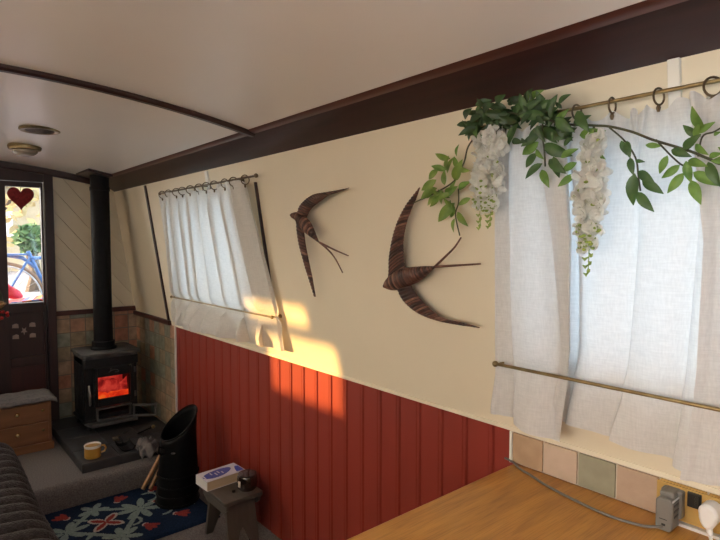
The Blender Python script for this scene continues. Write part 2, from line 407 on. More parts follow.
def window(name, fn, h, mull=None):
    y0,y1,z0,z1 = h
    b = MB()
    def bar(a0,a1,c0,c1):
        b.hexa([fn(a0,c0,-.012), fn(a1,c0,-.012), fn(a1,c0,-.05), fn(a0,c0,-.05), fn(a0,c1,-.012), fn(a1,c1,-.012), fn(a1,c1,-.05), fn(a0,c1,-.05)])
    w = .018
    bar(y0,y1,z0,z0+w); bar(y0,y1,z1-w,z1); bar(y0,y0+w,z0+w,z1-w); bar(y1-w,y1,z0+w,z1-w)
    if mull: bar(y0+w,y1-w,mull,mull+w)
    fr = struct(mk(name, b, M['bronze'], smooth=False))
    g = MB().hexa([fn(y0+w,z0+w,-.03), fn(y1-w,z0+w,-.03), fn(y1-w,z0+w,-.034), fn(y0+w,z0+w,-.034), fn(y0+w,z1-w,-.03), fn(y1-w,z1-w,-.03), fn(y1-w,z1-w,-.034), fn(y0+w,z1-w,-.034)])
    mk('pane', g, M['glass'], parent=fr, smooth=False)
window('window_1', W, H1); window('window_2', W, H2)
window('window_3', WL, H3a); window('window_4', WL, H3b); window('window_5', WL, H4); window('window_6', WL, H5); window('window_7', WL, H6)

# rear wall with a glazed hatch
b = MB()
hx0,hx1,hz0,hz1 = -.25,.65,.95,1.85
b.box((XL-.06,YB-.06,-.06),(hx0,YB,2.05)); b.box((hx1,YB-.06,-.06),(XR+.06,YB,2.05)); b.box((hx0,YB-.06,-.06),(hx1,YB,hz0)); b.box((hx0,YB-.06,hz1),(hx1,YB,2.05))
struct(mk('wall_rear', b, M['cream'], smooth=False))
# ceiling
b = MB(); n = 40; xs = [XL+.03 + (XR-XL-.06)*i/n for i in range(n+1)]
v = []
for x in xs:
    v += [(x,YB-.06,zc(x)), (x,YF+.06,zc(x)), (x,YB-.06,zc(x)+.05), (x,YF+.06,zc(x)+.05)]
f = []
for i in range(n):
    a, c = 4*i, 4*i+4
    f += [(a,c,c+1,a+1), (a+2,a+3,c+3,c+2), (a,a+2,c+2,c), (a+1,c+1,c+3,a+3)]
f += [(0,1,3,2), (4*n,4*n+2,4*n+3,4*n+1)]
b.add(v, f); struct(mk('ceiling', b, M['ceiling']))
# hoops across the ceiling
def hoop(name, yy, w=.035, h=.018, x0=None, x1=None, m='mahogany'):
    x0 = XL+.25 if x0 is None else x0; x1 = XR-.245 if x1 is None else x1
    b = MB(); n = 36; v = []; f = []
    for i in range(n+1):
        x = x0 + (x1-x0)*i/n; z = zc(x)
        v += [(x,yy-w/2,z+.002), (x,yy-w/2,z-h*.6), (x,yy-w*.3,z-h), (x,yy+w*.3,z-h), (x,yy+w/2,z-h*.6), (x,yy+w/2,z+.002)]
    for i in range(n):
        for k in range(5): f.append((6*i+k, 6*i+6+k, 6*i+7+k, 6*i+k+1))
    f += [tuple(range(6)), tuple(6*n+k for k in range(6))]
    b.add(v, f); return struct(mk(name, b, M[m]))
hoop('trim_1', 2.0); hoop('trim_2', -.9)
hoop('trim_3', YF-.018, w=.034, h=.045)
# cornice: sloping board and its upper moulding, both sides
def cornice(fx, na, nb):
    b = MB(); pr = [(1.100,1.899),(1.222,1.818),(1.240,1.83),(1.20,1.93),(1.115,1.925)]
    b.prism([(fx(x),YB,z) for x,z in pr], (0,YF-YB-.02,0)); struct(mk(na, b, M['mahogany'], smooth=False))
    b = MB(); pr = [(1.086,1.925),(1.080,1.910),(1.088,1.899),(1.102,1.893),(1.117,1.890),(1.117,1.925)]
    b.prism([(fx(x),YB,z) for x,z in pr], (0,YF-YB-.03,0)); struct(mk(nb, b, M['mahogany_light']))
cornice(lambda x: x, 'trim_cornice_right', 'trim_cornice_moulding')
cornice(lambda x: 2*CX-x, 'trim_cornice_left', 'trim_cornice_moulding_left')
# strips on the right wall
def wstrip(name, y0, y1, z0, z1, h, m, fn=W, smooth=False, bevel=.002):
    b = MB().hexa([fn(y0,z0,h), fn(y1,z0,h), fn(y1,z0,-.002), fn(y0,z0,-.002), fn(y0,z1,h), fn(y1,z1,h), fn(y1,z1,-.002), fn(y0,z1,-.002)])
    return struct(mk(name, b, M[m], smooth=smooth, bevel=bevel))
wstrip('trim_6', 3.577, 3.603, ZB, 1.815, .010, 'mahogany')
wstrip('trim_7', .432, .456, 1.68, 1.822, .010, 'white')
wstrip('trim_8', 2.652, 2.682, 1.70, 1.815, .010, 'white')
b = MB().box((XR-.022, 3.56, .893), (XR+.01, YF, .925)); struct(mk('trim_9', b, M['dado'], smooth=False, bevel=.005))
# thin ledge over the splashback
b = MB().prism([(XR-.006,YB,.906),(XR-.012,YB,.897),(XR-.004,YB,.893),(XR+.03,YB,.893),(XR+.03,YB,.906)], (0, 3.48-YB, 0)); struct(mk('trim_10', b, M['cream'], smooth=False))

# far bulkhead: tiles below, boarded cream panel above, door on the left
DX0, DX1 = .455, .752
struct(mk('wall_front_tiles', MB().box((.80,YF,.1),(XR+.05,YF+.06,.935)), M['tiles_x'], smooth=False, origin=(0,0,0)))
b = MB()
ang = math.radians(-42)
# diagonal tongue and groove boards clipped to the panel rectangle
def clip_poly(poly, a, bb, c):
    out = []
    for i in range(len(poly)):
        p, q = poly[i], poly[(i+1) % len(poly)]
        dp, dq = a*p[0]+bb*p[1]-c, a*q[0]+bb*q[1]-c
        if dp <= 0: out.append(p)
        if dp*dq < 0:
            tt = dp/(dp-dq); out.append((p[0]+(q[0]-p[0])*tt, p[1]+(q[1]-p[1])*tt))
    return out
dx, dz = math.cos(math.radians(-50)), math.sin(math.radians(-50)); nx, nz = -dz, dx
panel = [(.795,.94),(1.365,.94),(1.365,1.985),(.795,1.985)]
bw = .098
for k in range(-4, 24):
    lo = .62 + bw*k; hi = lo + bw - .0042
    poly = clip_poly(clip_poly(panel, nx, nz, hi), -nx, -nz, -lo)
    if len(poly) >= 3: b.prism([(x, YF, z) for x, z in poly], (0,.02,0))
b.box((.795,YF+.013,.94),(1.40,YF+.06,1.985))
struct(mk('wall_front', b, M['cream'], smooth=False))
struct(mk('trim_11', MB().box((.80,YF-.018,.928),(XR,YF+.01,.962)), M['dado'], smooth=False, bevel=.005))
# rest of the bulkhead left of the doors
struct(mk('wall_front_left', MB().box((XL-.06,YF,.1),(.0,YF+.06,1.99)), M['cream'], smooth=False))
# door frame + head
b = MB(); b.box((.757,YF-.03,.12),(.812,YF+.06,1.985)); b.box((.0,YF-.02,1.86),(.812,YF+.06,1.99)); b.box((.0,YF-.02,.12),(.04,YF+.06,1.86))
struct(mk('door_frame', b, M['door_wood'], smooth=False, bevel=.003))
def door(name, x0, x1, gx0, gx1):
    b = MB(); y0, y1 = YF-.01, YF+.035
    b.box((x0,y0,.14),(gx0,y1,1.855)); b.box((gx1,y0,.14),(x1,y1,1.855))
    b.box((gx0,y0,1.822),(gx1,y1,1.855)); b.box((gx0,y0,.965),(gx1,y1,1.035)); b.box((gx0,y0,.60),(gx1,y1,.665)); b.box((gx0,y0,.14),(gx1,y1,.2))
    b.box((gx0,y0+.018,.66),(gx1,y1-.01,.97))
    d = struct(mk(name, b, M['door_wood'], smooth=False, bevel=.003))
    mk('lower_panel', MB().box((gx0,y0+.012,.2),(gx1,y1-.01,.6)), M['door_red'], parent=d, smooth=False)
    mk('pane', MB().box((gx0,YF+.012,1.035),(gx1,YF+.016,1.822)), M['glass'], parent=d, smooth=False)
    return d, y0+.018
d1, yp = door('door_1', DX0, DX1, .533, .738)
door('door_2', .045, .450, .11, .385)
ins = MB()
cxp, czp = .618, .843
def dia(cx, cz, pts): ins.prism([(cx+a, yp-.004, cz+c) for a, c in pts], (0,.006,0))
dia(cxp, czp, [(.020*math.cos(2*PI*k/10+.3)*(1 if k % 2 else .45), .028*math.sin(2*PI*k/10+.3)*(1 if k % 2 else .45)) for k in range(10)])
for sx in (-1, 1):
    for sz in (-1, 1):
        dia(cxp+sx*.050, czp+sz*.037, [(-.019,-.012),(.019,-.015),(.017,.012),(sx*-.004,.017),(-.017,.010)])
mk('inlay', ins, M['inlay'], parent=d1, smooth=False)
# heart hung on the door glass
b = MB(); pts = []
for k in range(40):
    t = 2*PI*k/40
    pts.append((.0049*16*math.sin(t)**3, .0054*(13*math.cos(t)-5*math.cos(2*t)-2*math.cos(3*t)-math.cos(4*t))))
hc = (.622, 1.752)
for s in (1, -1):
    for ring, (sca, dy) in enumerate([(1,0),(.9,.006),(.6,.011),(.25,.013)]):
        pass
ringspec = [(.02,.014),(.5,.013),(.82,.009),(1,.0),(.82,-.005),(.02,-.006)]
v = []; f = []
for sca, dy in ringspec:
    v += [(hc[0]+x*sca, YF-.008-dy, hc[1]+z*sca) for x, z in pts]
for i in range(len(ringspec)-1):
    for k in range(40): f.append((i*40+k, i*40+(k+1) % 40, (i+1)*40+(k+1) % 40, (i+1)*40+k))
b.add(v, f)
hr = thing('hanging_heart', 'dark red felt heart hanging at the top of the door glass', 'decoration', (hc[0], YF-.01, hc[1]-.08))
mk('heart', b, M['heart_red'], parent=hr)
mk('cord', MB().tube([(hc[0],YF-.012,hc[1]+.026),(hc[0]-.002,YF-.013,hc[1]+.10)], .0015, 6), M['stem'], parent=hr)
# dried flower and berry posy at the left edge
po = thing('dried_posy', 'small posy of dried flowers and red berries hanging at the left door edge', 'decoration', (.485, YF-.04, .92))
b = MB(); b2 = MB(); b3 = MB()
for k in range(16):
    a = random.uniform(0, 2*PI); r = random.uniform(0, .03)
    p = (.485+r*math.cos(a), YF-.045+random.uniform(-.02,.02), 1.035+r*math.sin(a))
    b.ball(p, random.uniform(.009,.016), 8, sq=(1,1,.7))
for k in range(9):
    b2.ball((.490+random.uniform(-.035,.03), YF-.05+random.uniform(-.02,.015), .968+random.uniform(-.022,.03)), .012, 8)
for k in range(6):
    b3.tube([(.47+.006*k,YF-.03,.93),(.48+.004*k,YF-.035,1.05),(.487,YF-.02,1.13)], .0025, 5)
mk('dried_flowers', b, M['dried'], parent=po); mk('berries', b2, M['berry'], parent=po); mk('stems', b3, M['stem'], parent=po)

# ------------------------------------------------------------------ ceiling fittings
def fit(label, x, y, dome):
    z = zc(x); sl = -2*.112*(x-CX)
    t = thing('ceiling_light' if dome else 'ceiling_vent', label, 'ceiling light' if dome else 'ceiling vent', (x, y, z-.03))
    if dome:
        mk('rim', MB().lathe([(.0,.004),(.080,.004),(.083,-.006),(.078,-.022),(.066,-.026),(.0,-.026)], (x,y,z), 36), M['brass'], parent=t)
        mk('dome_lens', MB().lathe([(.062,-.024),(.060,-.036),(.045,-.048),(.022,-.054),(.0001,-.055)], (x,y,z), 36), M['lens'], parent=t)
    else:
        mk('rim', MB().lathe([(.062,.003),(.086,.003),(.088,-.004),(.083,-.010),(.068,-.010),(.060,-.004)], (x,y,z), 36), M['brass'], parent=t)
        b = MB().lathe([(.064,.0),(.064,-.004),(.0001,-.004)], (x,y,z), 32)
        for k in range(-3, 4): 
            w = math.sqrt(.06**2-(.016*k)**2); b.box((x-w,y+.016*k-.003,z-.009),(x+w,y+.016*k+.003,z-.003))
        mk('grille', b, M['bronze'], parent=t)
    return t
M['lens'] = mat('amber_lens', (.35,.29,.22), (.30,.25,.19), scale=8, rough=.25)
fit('flat brass rimmed vent set in the curved ceiling, nearer the hoop', .515, 2.95, False)
fit('brass dome light on the ceiling in front of the door', .535, 3.50, True)

# ------------------------------------------------------------------ hearth and stove
b = MB(); hx0,hx1,hy0,hy1 = .735, XR-.004, 3.30, YF-.003
b.box((hx0,hy0,.14),(hx1,hy1,.186))
for i in range(3):
    for j in range(4):
        w = (hx1-hx0)/3; h = (hy1-hy0)/4
        b.box((hx0+w*i+.002,hy0+h*j+.002,.184),(hx0+w*(i+1)-.002,hy0+h*(j+1)-.002,.192))
tag(mk('hearth_slab', b, M['slate'], smooth=False, bevel=.003), 'dark slate hearth slab on the carpeted step under the stove', 'hearth')

st = thing('wood_stove', 'black cast iron wood burning stove with glowing fire and black flue pipe', 'stove', (1.05, 3.99, .192))
SX0,SX1,SY0,SY1,SZ0,SZ1 = .888,1.222,3.865,4.14,.262,.675
b = MB()
b.box((SX0,SY0,SZ0),(SX0+.025,SY1,SZ1)); b.box((SX1-.025,SY0,SZ0),(SX1,SY1,SZ1)); b.box((SX0,SY1-.025,SZ0),(SX1,SY1,SZ1))
b.box((SX0,SY0,SZ0),(SX1,SY1,SZ0+.03)); b.box((SX0,SY0,SZ1-.07),(SX1,SY1,SZ1)); b.box((SX0,SY0,SZ0),(SX0+.072,SY0+.03,SZ1)); b.box((SX1-.050,SY0,SZ0),(SX1,SY0+.03,SZ1))
b.box((SX0+.03,SY0+.012,.352),(SX1-.03,SY1-.02,.362))
for k in range(6): b.box((SX0-.010,SY0+.03+.04*k,SZ0+.03),(SX0,SY0+.042+.04*k,SZ1-.04))
mk('body', b, M['iron'], parent=st, smooth=False, bevel=.004)
# top plate with rounded front corners
def rrect(x0,x1,y0,y1,r,z,n=6):
    p = []
    for cx,cy,a0 in ((x0+r,y0+r,PI),(x1-r,y0+r,1.5*PI),(x1-r,y1-r,0),(x0+r,y1-r,.5*PI)):
        for k in range(n+1): 
            a = a0 + .5*PI*k/n; p.append((cx+r*math.cos(a), cy+r*math.sin(a), z))
    return p
b = MB().prism(rrect(.868,1.242,3.825,4.165,.035,.692), (0,0,.020)); b.prism(rrect(.880,1.230,3.842,4.150,.03,.672), (0,0,.020))
mk('top_plate', b, M['iron_dusty'], parent=st, bevel=.004)
b = MB().prism(rrect(.880,1.232,3.845,3.90,.02,.612), (0,0,.062)); mk('front_hood', b, M['iron'], parent=st, bevel=.004)
# door
dx0,dx1,dz0,dz1 = .940,1.196,.352,.612; gx0,gx1,gz0,gz1 = .964,1.170,.400,.548
b = MB(); y0,y1 = 3.834,3.862
b.box((dx0,y0,dz0),(gx0,y1,dz1)); b.box((gx1,y0,dz0),(dx1,y1,dz1)); b.box((gx0,y0,dz0),(gx1,y1,gz0)); b.box((gx0,y0,gz1),(gx1,y1,dz1))
dr = mk('fire_door', b, M['iron'], parent=st, smooth=False, bevel=.005)
mk('door_glass', MB().box((gx0-.004,y1-.010,gz0-.004),(gx1+.004,y1-.006,gz1+.004)), M['stove_glass'], parent=dr, smooth=False)
b = MB().tube([(.905,3.826,.505),(.903,3.815,.495),(.905,3.812,.44),(.908,3.816,.385),(.909,3.826,.375)], [.006,.007,.009,.008,.006], 10)
mk('handle', b, M['steel'], parent=dr); 
mk('handle_bar', MB().tube([(.906,3.824,.44),(.945,3.832,.44)], .006, 8), M['iron'], parent=dr)
b = MB()   # raised squirrel-like scroll cast in the door: a plain scroll
b.tube([(1.03,3.829,.575),(1.045,3.826,.588),(1.065,3.826,.592),(1.085,3.826,.587),(1.095,3.827,.578),(1.085,3.827,.572),(1.07,3.827,.575)], .0035, 6)
b.tube([(1.045,3.828,.588),(1.040,3.828,.60),(1.052,3.828,.603)], .003, 6)
mk('cast_emblem', b, M['iron_worn'], parent=dr)
b = MB()
for z in (.40,.57): mk('hinge', MB().tube([(1.203,3.842,z-.018),(1.203,3.842,z+.018)], .008, 8), M['iron_worn'], parent=st)
# fire
b = MB(); rr = random.Random(3)
for k in range(42):
    x = gx0-.03+rr.random()*(gx1-gx0+.06); yy = 3.885+rr.random()*.17
    b.ball((x,yy,.368+rr.random()*.042), .016+rr.random()*.014, 8, sq=(1.3,1,.8))
mk('embers', b, M['ember'], parent=st)
b = MB()
for s, (yy, hh, ph) in enumerate([(4.06,.26,0),(3.97,.13,1.7)]):
    def fl(u, w, yy=yy, hh=hh, ph=ph):
        x = SX0+.03 + (SX1-SX0-.06)*u
        top = .40 + hh*(.72+.28*math.sin(11*u+ph)*math.sin(5*u+ph*2))
        return (x, yy+.018*math.sin(14*u+ph)+.02*w, .38+(top-.38)*w)
    b.grid(fl, 40, 10)
mk('flames', b, M['flame'], parent=st)
# ash opening frame, tray lip, swung-out ash door
b = MB(); y0 = 3.828
for (a0,a1,c0,c1) in ((.952,1.172,.330,.342),(.952,.962,.262,.342),(1.162,1.172,.262,.342),(.952,1.172,.252,.264)):
    b.box((a0,y0,c0),(a1,3.87,c1))
mk('ash_opening_frame', b, M['iron_worn'], parent=st, smooth=False, bevel=.002)
b = MB(); b.prism([(.880,3.865,.236),(.905,3.775,.236),(1.195,3.775,.236),(1.225,3.865,.236)], (0,0,.014)); b.prism([(.905,3.775,.236),(1.195,3.775,.236),(1.195,3.768,.236),(.905,3.768,.236)], (0,0,.022))
mk('ash_lip', b, M['iron_worn'], parent=st, smooth=False, bevel=.002)
b = MB(); A = Vector((1.180,3.825,0)); D = Vector((.115,-.075,0))
def bar(t0,t1,z0,z1,w=.006):
    p, q = A+D*t0, A+D*t1; nrm = Vector((D.y,-D.x,0)).normalized()*w
    b.hexa([(*(p-nrm).xy,z0),(*(q-nrm).xy,z0),(*(q+nrm).xy,z0),(*(p+nrm).xy,z0),(*(p-nrm).xy,z1),(*(q-nrm).xy,z1),(*(q+nrm).xy,z1),(*(p+nrm).xy,z1)])
bar(0,1.15,.318,.334); bar(0,1.15,.246,.260); bar(0,.10,.246,.334); bar(1.05,1.15,.246,.334)
mk('ash_door', b, M['iron_worn'], parent=st, smooth=False, bevel=.002)
mk('base_plate', MB().box((SX0-.012,SY0-.012,.246),(SX1+.012,SY1+.01,.264)), M['iron'], parent=st, smooth=False, bevel=.004)
for x, sx in ((SX0+.03,-1),(SX1-.03,1)):
    for yy in (SY0+.02, SY1-.03):
        b = MB().tube([(x+sx*.014,yy-.008,.192),(x+sx*.012,yy-.006,.20),(x,yy,.225),(x,yy,.25)], [.022,.017,.015,.022], 10)
        mk('leg', b, M['iron'], parent=st)
FX, FY = 1.048, 4.005
b = MB().lathe([(.083,.708),(.083,.722),(.074,.730),(.074,.765),(.062,.768),(.060,1.0),(.060,1.80),(.064,1.80),(.064,1.825),(.060,1.825),(.060,1.904)], (FX,FY,0), 32)
mk('flue_pipe', b, M['flue'], parent=st)
zt = zc(FX)
b = MB(); sl = -.03
for i_ in range(6):
    xa, xb = .945+.025*i_, .970+.025*i_
    b.hexa([(xa,3.86,zc(xa)-.014),(xb,3.86,zc(xb)-.014),(xb,4.2,zc(xb)-.014),(xa,4.2,zc(xa)-.014),(xa,3.86,zc(xa)+.003),(xb,3.86,zc(xb)+.003),(xb,4.2,zc(xb)+.003),(xa,4.2,zc(xa)+.003)])
tag(mk('flue_ceiling_plate', b, M['mahogany'], smooth=False, bevel=.003), 'dark plate on the ceiling around the top of the flue pipe', 'ceiling plate')

# mug
mg = thing('enamel_mug', 'mustard yellow enamel mug with white inside on the front of the hearth', 'mug', (.812,3.385,.192))
c = (.812,3.385,.192)
b = MB().lathe([(.0001,0),(.040,0),(.044,.004),(.0445,.066)], c, 32); mk('cup', b, M['mustard'], parent=mg)
b = MB().lathe([(.0445,.060),(.0462,.074),(.0445,.0755),(.0425,.070),(.0405,.012),(.0001,.010)], c, 32); mk('enamel_inside', b, M['enamel'], parent=mg)
b = MB().tube([(c[0]+.036*1.0+.006,c[1]-.004,c[2]+.060),(c[0]+.062,c[1]-.01,c[2]+.060),(c[0]+.070,c[1]-.012,c[2]+.043),(c[0]+.063,c[1]-.01,c[2]+.024),(c[0]+.040,c[1]-.004,c[2]+.020)], .0055, 8); mk('handle', b, M['mustard'], parent=mg)

def lump(c, r, sd, sq=(1,1,1), n=14):
    q = random.Random(sd); b = MB(); b.ball((0,0,0), 1, n)
    ph = [q.uniform(0,6) for _ in range(6)]
    b.v = [(c[0]+r*sq[0]*x*(1+.22*math.sin(3*y+ph[0])+.15*math.sin(5*z+ph[1])), c[1]+r*sq[1]*y*(1+.2*math.sin(3*z+ph[2])+.15*math.sin(4*x+ph[3])), c[2]+r*sq[2]*z*(1+.2*math.sin(4*x+ph[4]))) for x,y,z in b.v]
    zmin = min(p[2] for p in b.v)
    b.v = [(x,y,max(z-zmin+c[2]-0, c[2])) for x,y,z in b.v]
    return b
M['clinker'] = mat('brown_clinker', (.16,.12,.08), (.06,.045,.035), scale=40, rough=.7, bump=.3)
tag(mk('coal_lump', lump((.995,3.56,.192), .020, 2, (1.2,1,.9)), M['clinker']), 'brownish lump of fuel on the hearth below the stove door', 'coal')
tag(mk('coal_piece', lump((1.075,3.66,.192), .012, 5, (1.4,1,.8)), M['coal']), 'small black crumb of coal on the hearth under the ash lip', 'coal')
# crumpled rag / shovel / poker by the scuttle
q = random.Random(11)
def rag(u, w):
    x = 1.045 + .115*u; y = 3.235 + .13*w + .01*math.sin(9*u)
    z = .197 + .052*math.sin(PI*min(1,max(0,u)))**.7*(.35+.65*math.sin(PI*(.15+.7*w))) + .011*math.sin(13*u+5*w) + .009*math.sin(17*w-6*u)
    if y < 3.30: z -= (3.30-y)*.75
    return (x, y, max(z, .150))
tag(mk('crumpled_rag', MB().grid(rag, 26, 26), M['rag'], solid=.006), 'crumpled pale grey cloth over the hearth edge behind the coal scuttle', 'cloth')
sh = thing('hearth_shovel', 'small black hearth shovel lying in front of the stove by the grey cloth', 'shovel', (.985,3.40,.192))
def pan(u, w):
    x = .955+.085*u; y = 3.335+.11*w
    return (x, y, .196 + .022*abs(2*u-1)**3 + (.016 if w > .9 else 0))
mk('pan', MB().grid(pan, 12, 10), M['black_metal'], parent=sh, solid=.003)
mk('handle', MB().tube([(.998,3.445,.212),(1.0,3.47,.222),(1.003,3.53,.224)], [.006,.005,.007], 8), M['black_metal'], parent=sh)
pk = thing('poker', 'thin black poker with a brass knob lying across the hearth corner', 'poker', (1.15,3.44,.192))
mk('rod', MB().tube([(1.14,3.60,.198),(1.19,3.475,.262)], .0055, 8), M['black_metal'], parent=pk)
mk('knob', MB().ball((1.193,3.468,.266), .012, 12), M['brass'], parent=pk)
# kindling sticks leaning on the step behind the scuttle
for k, (p0, p1, r, lab) in enumerate([((1.015,3.150,.020),(1.150,3.195,.195),.010,'pale split stick leaning on the step beside the scuttle, the left one of two'),
                                      ((1.050,3.125,.020),(1.185,3.190,.195),.009,'brown split stick leaning close against the scuttle, the right one of two')]):
    a, c = Vector(p0), Vector(p1); d = (c-a); n1 = d.cross(Vector((0,0,1))).normalized()*r; n2 = d.cross(n1).normalized()*r*.8
    b = MB().hexa([a-n1-n2,a+n1-n2,a+n1+n2,a-n1+n2,c-n1*.9-n2,c+n1*.8-n2,c+n1+n2*.8,c-n1+n2])
    tag(mk('kindling_stick', b, M['kindling'], smooth=False, bevel=.002), lab, 'stick', 'kindling sticks')

# ------------------------------------------------------------------ coal scuttle
sx, sy, sz = 1.125, 2.905, .017
sct = thing('coal_scuttle', 'tall black metal coal scuttle with slanted open mouth beside the red wall', 'coal scuttle', (sx, sy, sz))
n = 48; ma = math.radians(188)     # direction of the low lip
v = []; f = []
def rim(a):
    t = (1-math.cos(a-ma))/2
    return .358 + .150*t**1.15
lev = 14
for i in range(lev+1):
    for k in range(n):
        a = 2*PI*k/n; zz = rim(a)*i/lev
        t = zz/.5
        r = .112 - .020*min(1,t/.75)
        if t > .72: r += .006*(t-.72)
        v.append((sx+r*math.cos(a)+.018*t, sy+r*math.sin(a), sz+zz))
for i in range(lev):
    for k in range(n):
        l = (k+1) % n; f.append((i*n+k,i*n+l,(i+1)*n+l,(i+1)*n+k))
f.append(tuple(range(n))[::-1])
b = MB().add(v, f); mk('body', b, M['black_metal'], parent=sct, solid=.003)
top = [v[lev*n+k] for k in range(n)]
mk('rim', MB().tube(top, .0045, 8, closed=True), M['black_metal'], parent=sct)
for zz, rr_ in ((.010,.1145),(.055,.1125),(.105,.1105),(.16,.1085)):
    b = MB(); c = [(sx+rr_*math.cos(2*PI*k/48)+.018*zz/.5, sy+rr_*math.sin(2*PI*k/48), sz+zz) for k in range(48)]
    b.tube(c, .0042, 8, closed=True); mk('band', b, M['black_metal'], parent=sct)
ha = math.radians(196); hx, hy = sx+.094*math.cos(ha)+.012, sy+.094*math.sin(ha)
b = MB().tube([(hx,hy,.335),(hx-.030,hy-.008,.350),(hx-.034,hy-.010,.325),(hx-.02,hy-.006,.305),(hx+.002,hy,.300)], .006, 8); mk('lug', b, M['black_metal'], parent=sct)
hb = math.radians(232); hx, hy = sx+.096*math.cos(hb)+.012, sy+.096*math.sin(hb)
mk('rivet', MB().ball((hx,hy,.315), .010, 10, sq=(1.4,1,.5)), M['iron_worn'], parent=sct)

# ------------------------------------------------------------------ rug
RX0,RX1,RY0,RY1 = .44,1.235,2.60,3.205
def ell(x, y, cx, cy, ax, ay, ang):
    dx_, dy_ = x-cx, y-cy; c, s = math.cos(ang), math.sin(ang)
    a, bb = dx_*c+dy_*s, -dx_*s+dy_*c
    return (a/ax)**2+(bb/ay)**2 < 1
def seg(x, y, x0, y0, x1, y1, w):
    dx_, dy_ = x1-x0, y1-y0; t = max(0,min(1,((x-x0)*dx_+(y-y0)*dy_)/(dx_*dx_+dy_*dy_)))
    return math.hypot(x-x0-dx_*t, y-y0-dy_*t) < w
CR = (.752,2.91); F1 = (.935,2.945); F2 = (.735,3.085); F3 = (.575,2.925); F4 = (.775,2.715)
def petals(x, y, c, nn, r0, ln, wd, a0):
    for k in range(nn):
        a = a0+2*PI*k/nn
        if ell(x, y, c[0]+math.cos(a)*(r0+ln), c[1]+math.sin(a)*(r0+ln), ln, wd, a): return True
    return False
def rugcol(x, y):
    # red crossed flower with pale edge
    if petals(x,y,CR,4,.002,.040,.014,PI/4): return 2
    if petals(x,y,CR,4,.0,.049,.025,PI/4): return 3
    for (tx,ty,ta) in ((.868,3.11,.9),(.905,2.745,-1.1),(1.035,2.975,.1),(.600,3.085,2.2),(1.07,2.76,-.6),(.62,2.74,-2.2),(1.06,3.12,.6)):
        for da in (-.55,0,.55):
            if ell(x,y,tx+.022*math.cos(ta+da),ty+.022*math.sin(ta+da),.042,.0155,ta+da): return 2
        if ell(x,y,tx-.012*math.cos(ta),ty-.012*math.sin(ta),.016,.018,ta): return 3
    if petals(x,y,F1,7,.018,.052,.020,.35): return 1
    if math.hypot(x-F1[0],y-F1[1]) < .02: return 1
    if petals(x,y,F2,5,.008,.036,.018,.9): return 1
    if petals(x,y,F3,6,.014,.046,.019,.1): return 1
    if petals(x,y,F4,6,.012,.042,.019,.5): return 1
    for p, q_ in ((F1,F2),(F2,F3),(F3,F4),(F4,F1)):
        if seg(x,y,p[0],p[1],q_[0],q_[1],.0125): return 1
    # curling tendrils round the big flower
    for c0, rr_ in (((1.01,3.05),.05),((1.02,2.85),.05),((.86,2.83),.04),((1.15,2.95),.05)):
        d = math.hypot(x-c0[0], y-c0[1]); a = math.atan2(y-c0[1], x-c0[0])
        if abs(d-rr_) < .008 and a > -1.9 and a < 1.9: return 1
    for c0, an in (((1.135,3.06),.7),((1.15,2.83),-.6),((.50,3.05),.8),((.50,2.79),-.7),((.66,2.82),.8),((.655,3.01),-.8)):
        if ell(x,y,c0[0],c0[1],.040,.013,an): return 1
    return 0
nu, nv = 230, 175; b = MB()
vv = []
for i in range(nu+1):
    for j in range(nv+1):
        x = RX0+(RX1-RX0)*i/nu; y = RY0+(RY1-RY0)*j/nv
        e = min(i, nu-i, j, nv-j); h = .014*min(1,(e/3.)**.5) + random.uniform(-.0012,.0012)
        vv.append((x+random.uniform(-.0004,.0004), y, max(.001,h) if e else .0005))
ff = []; mm = []
for i in range(nu):
    for j in range(nv):
        a = i*(nv+1)+j; ff.append((a,a+nv+1,a+nv+2,a+1))
        mm.append(rugcol(RX0+(RX1-RX0)*(i+.5)/nu+random.uniform(-.0015,.0015), RY0+(RY1-RY0)*(j+.5)/nv+random.uniform(-.0015,.0015)))
b.add(vv, ff); b.m = mm
tag(mk('hearth_rug', b, [M['navy'],M['sage'],M['rug_red'],M['rug_pale']], recalc=False), 'navy tufted rug with sage leaves and red flowers at the foot of the step', 'rug')

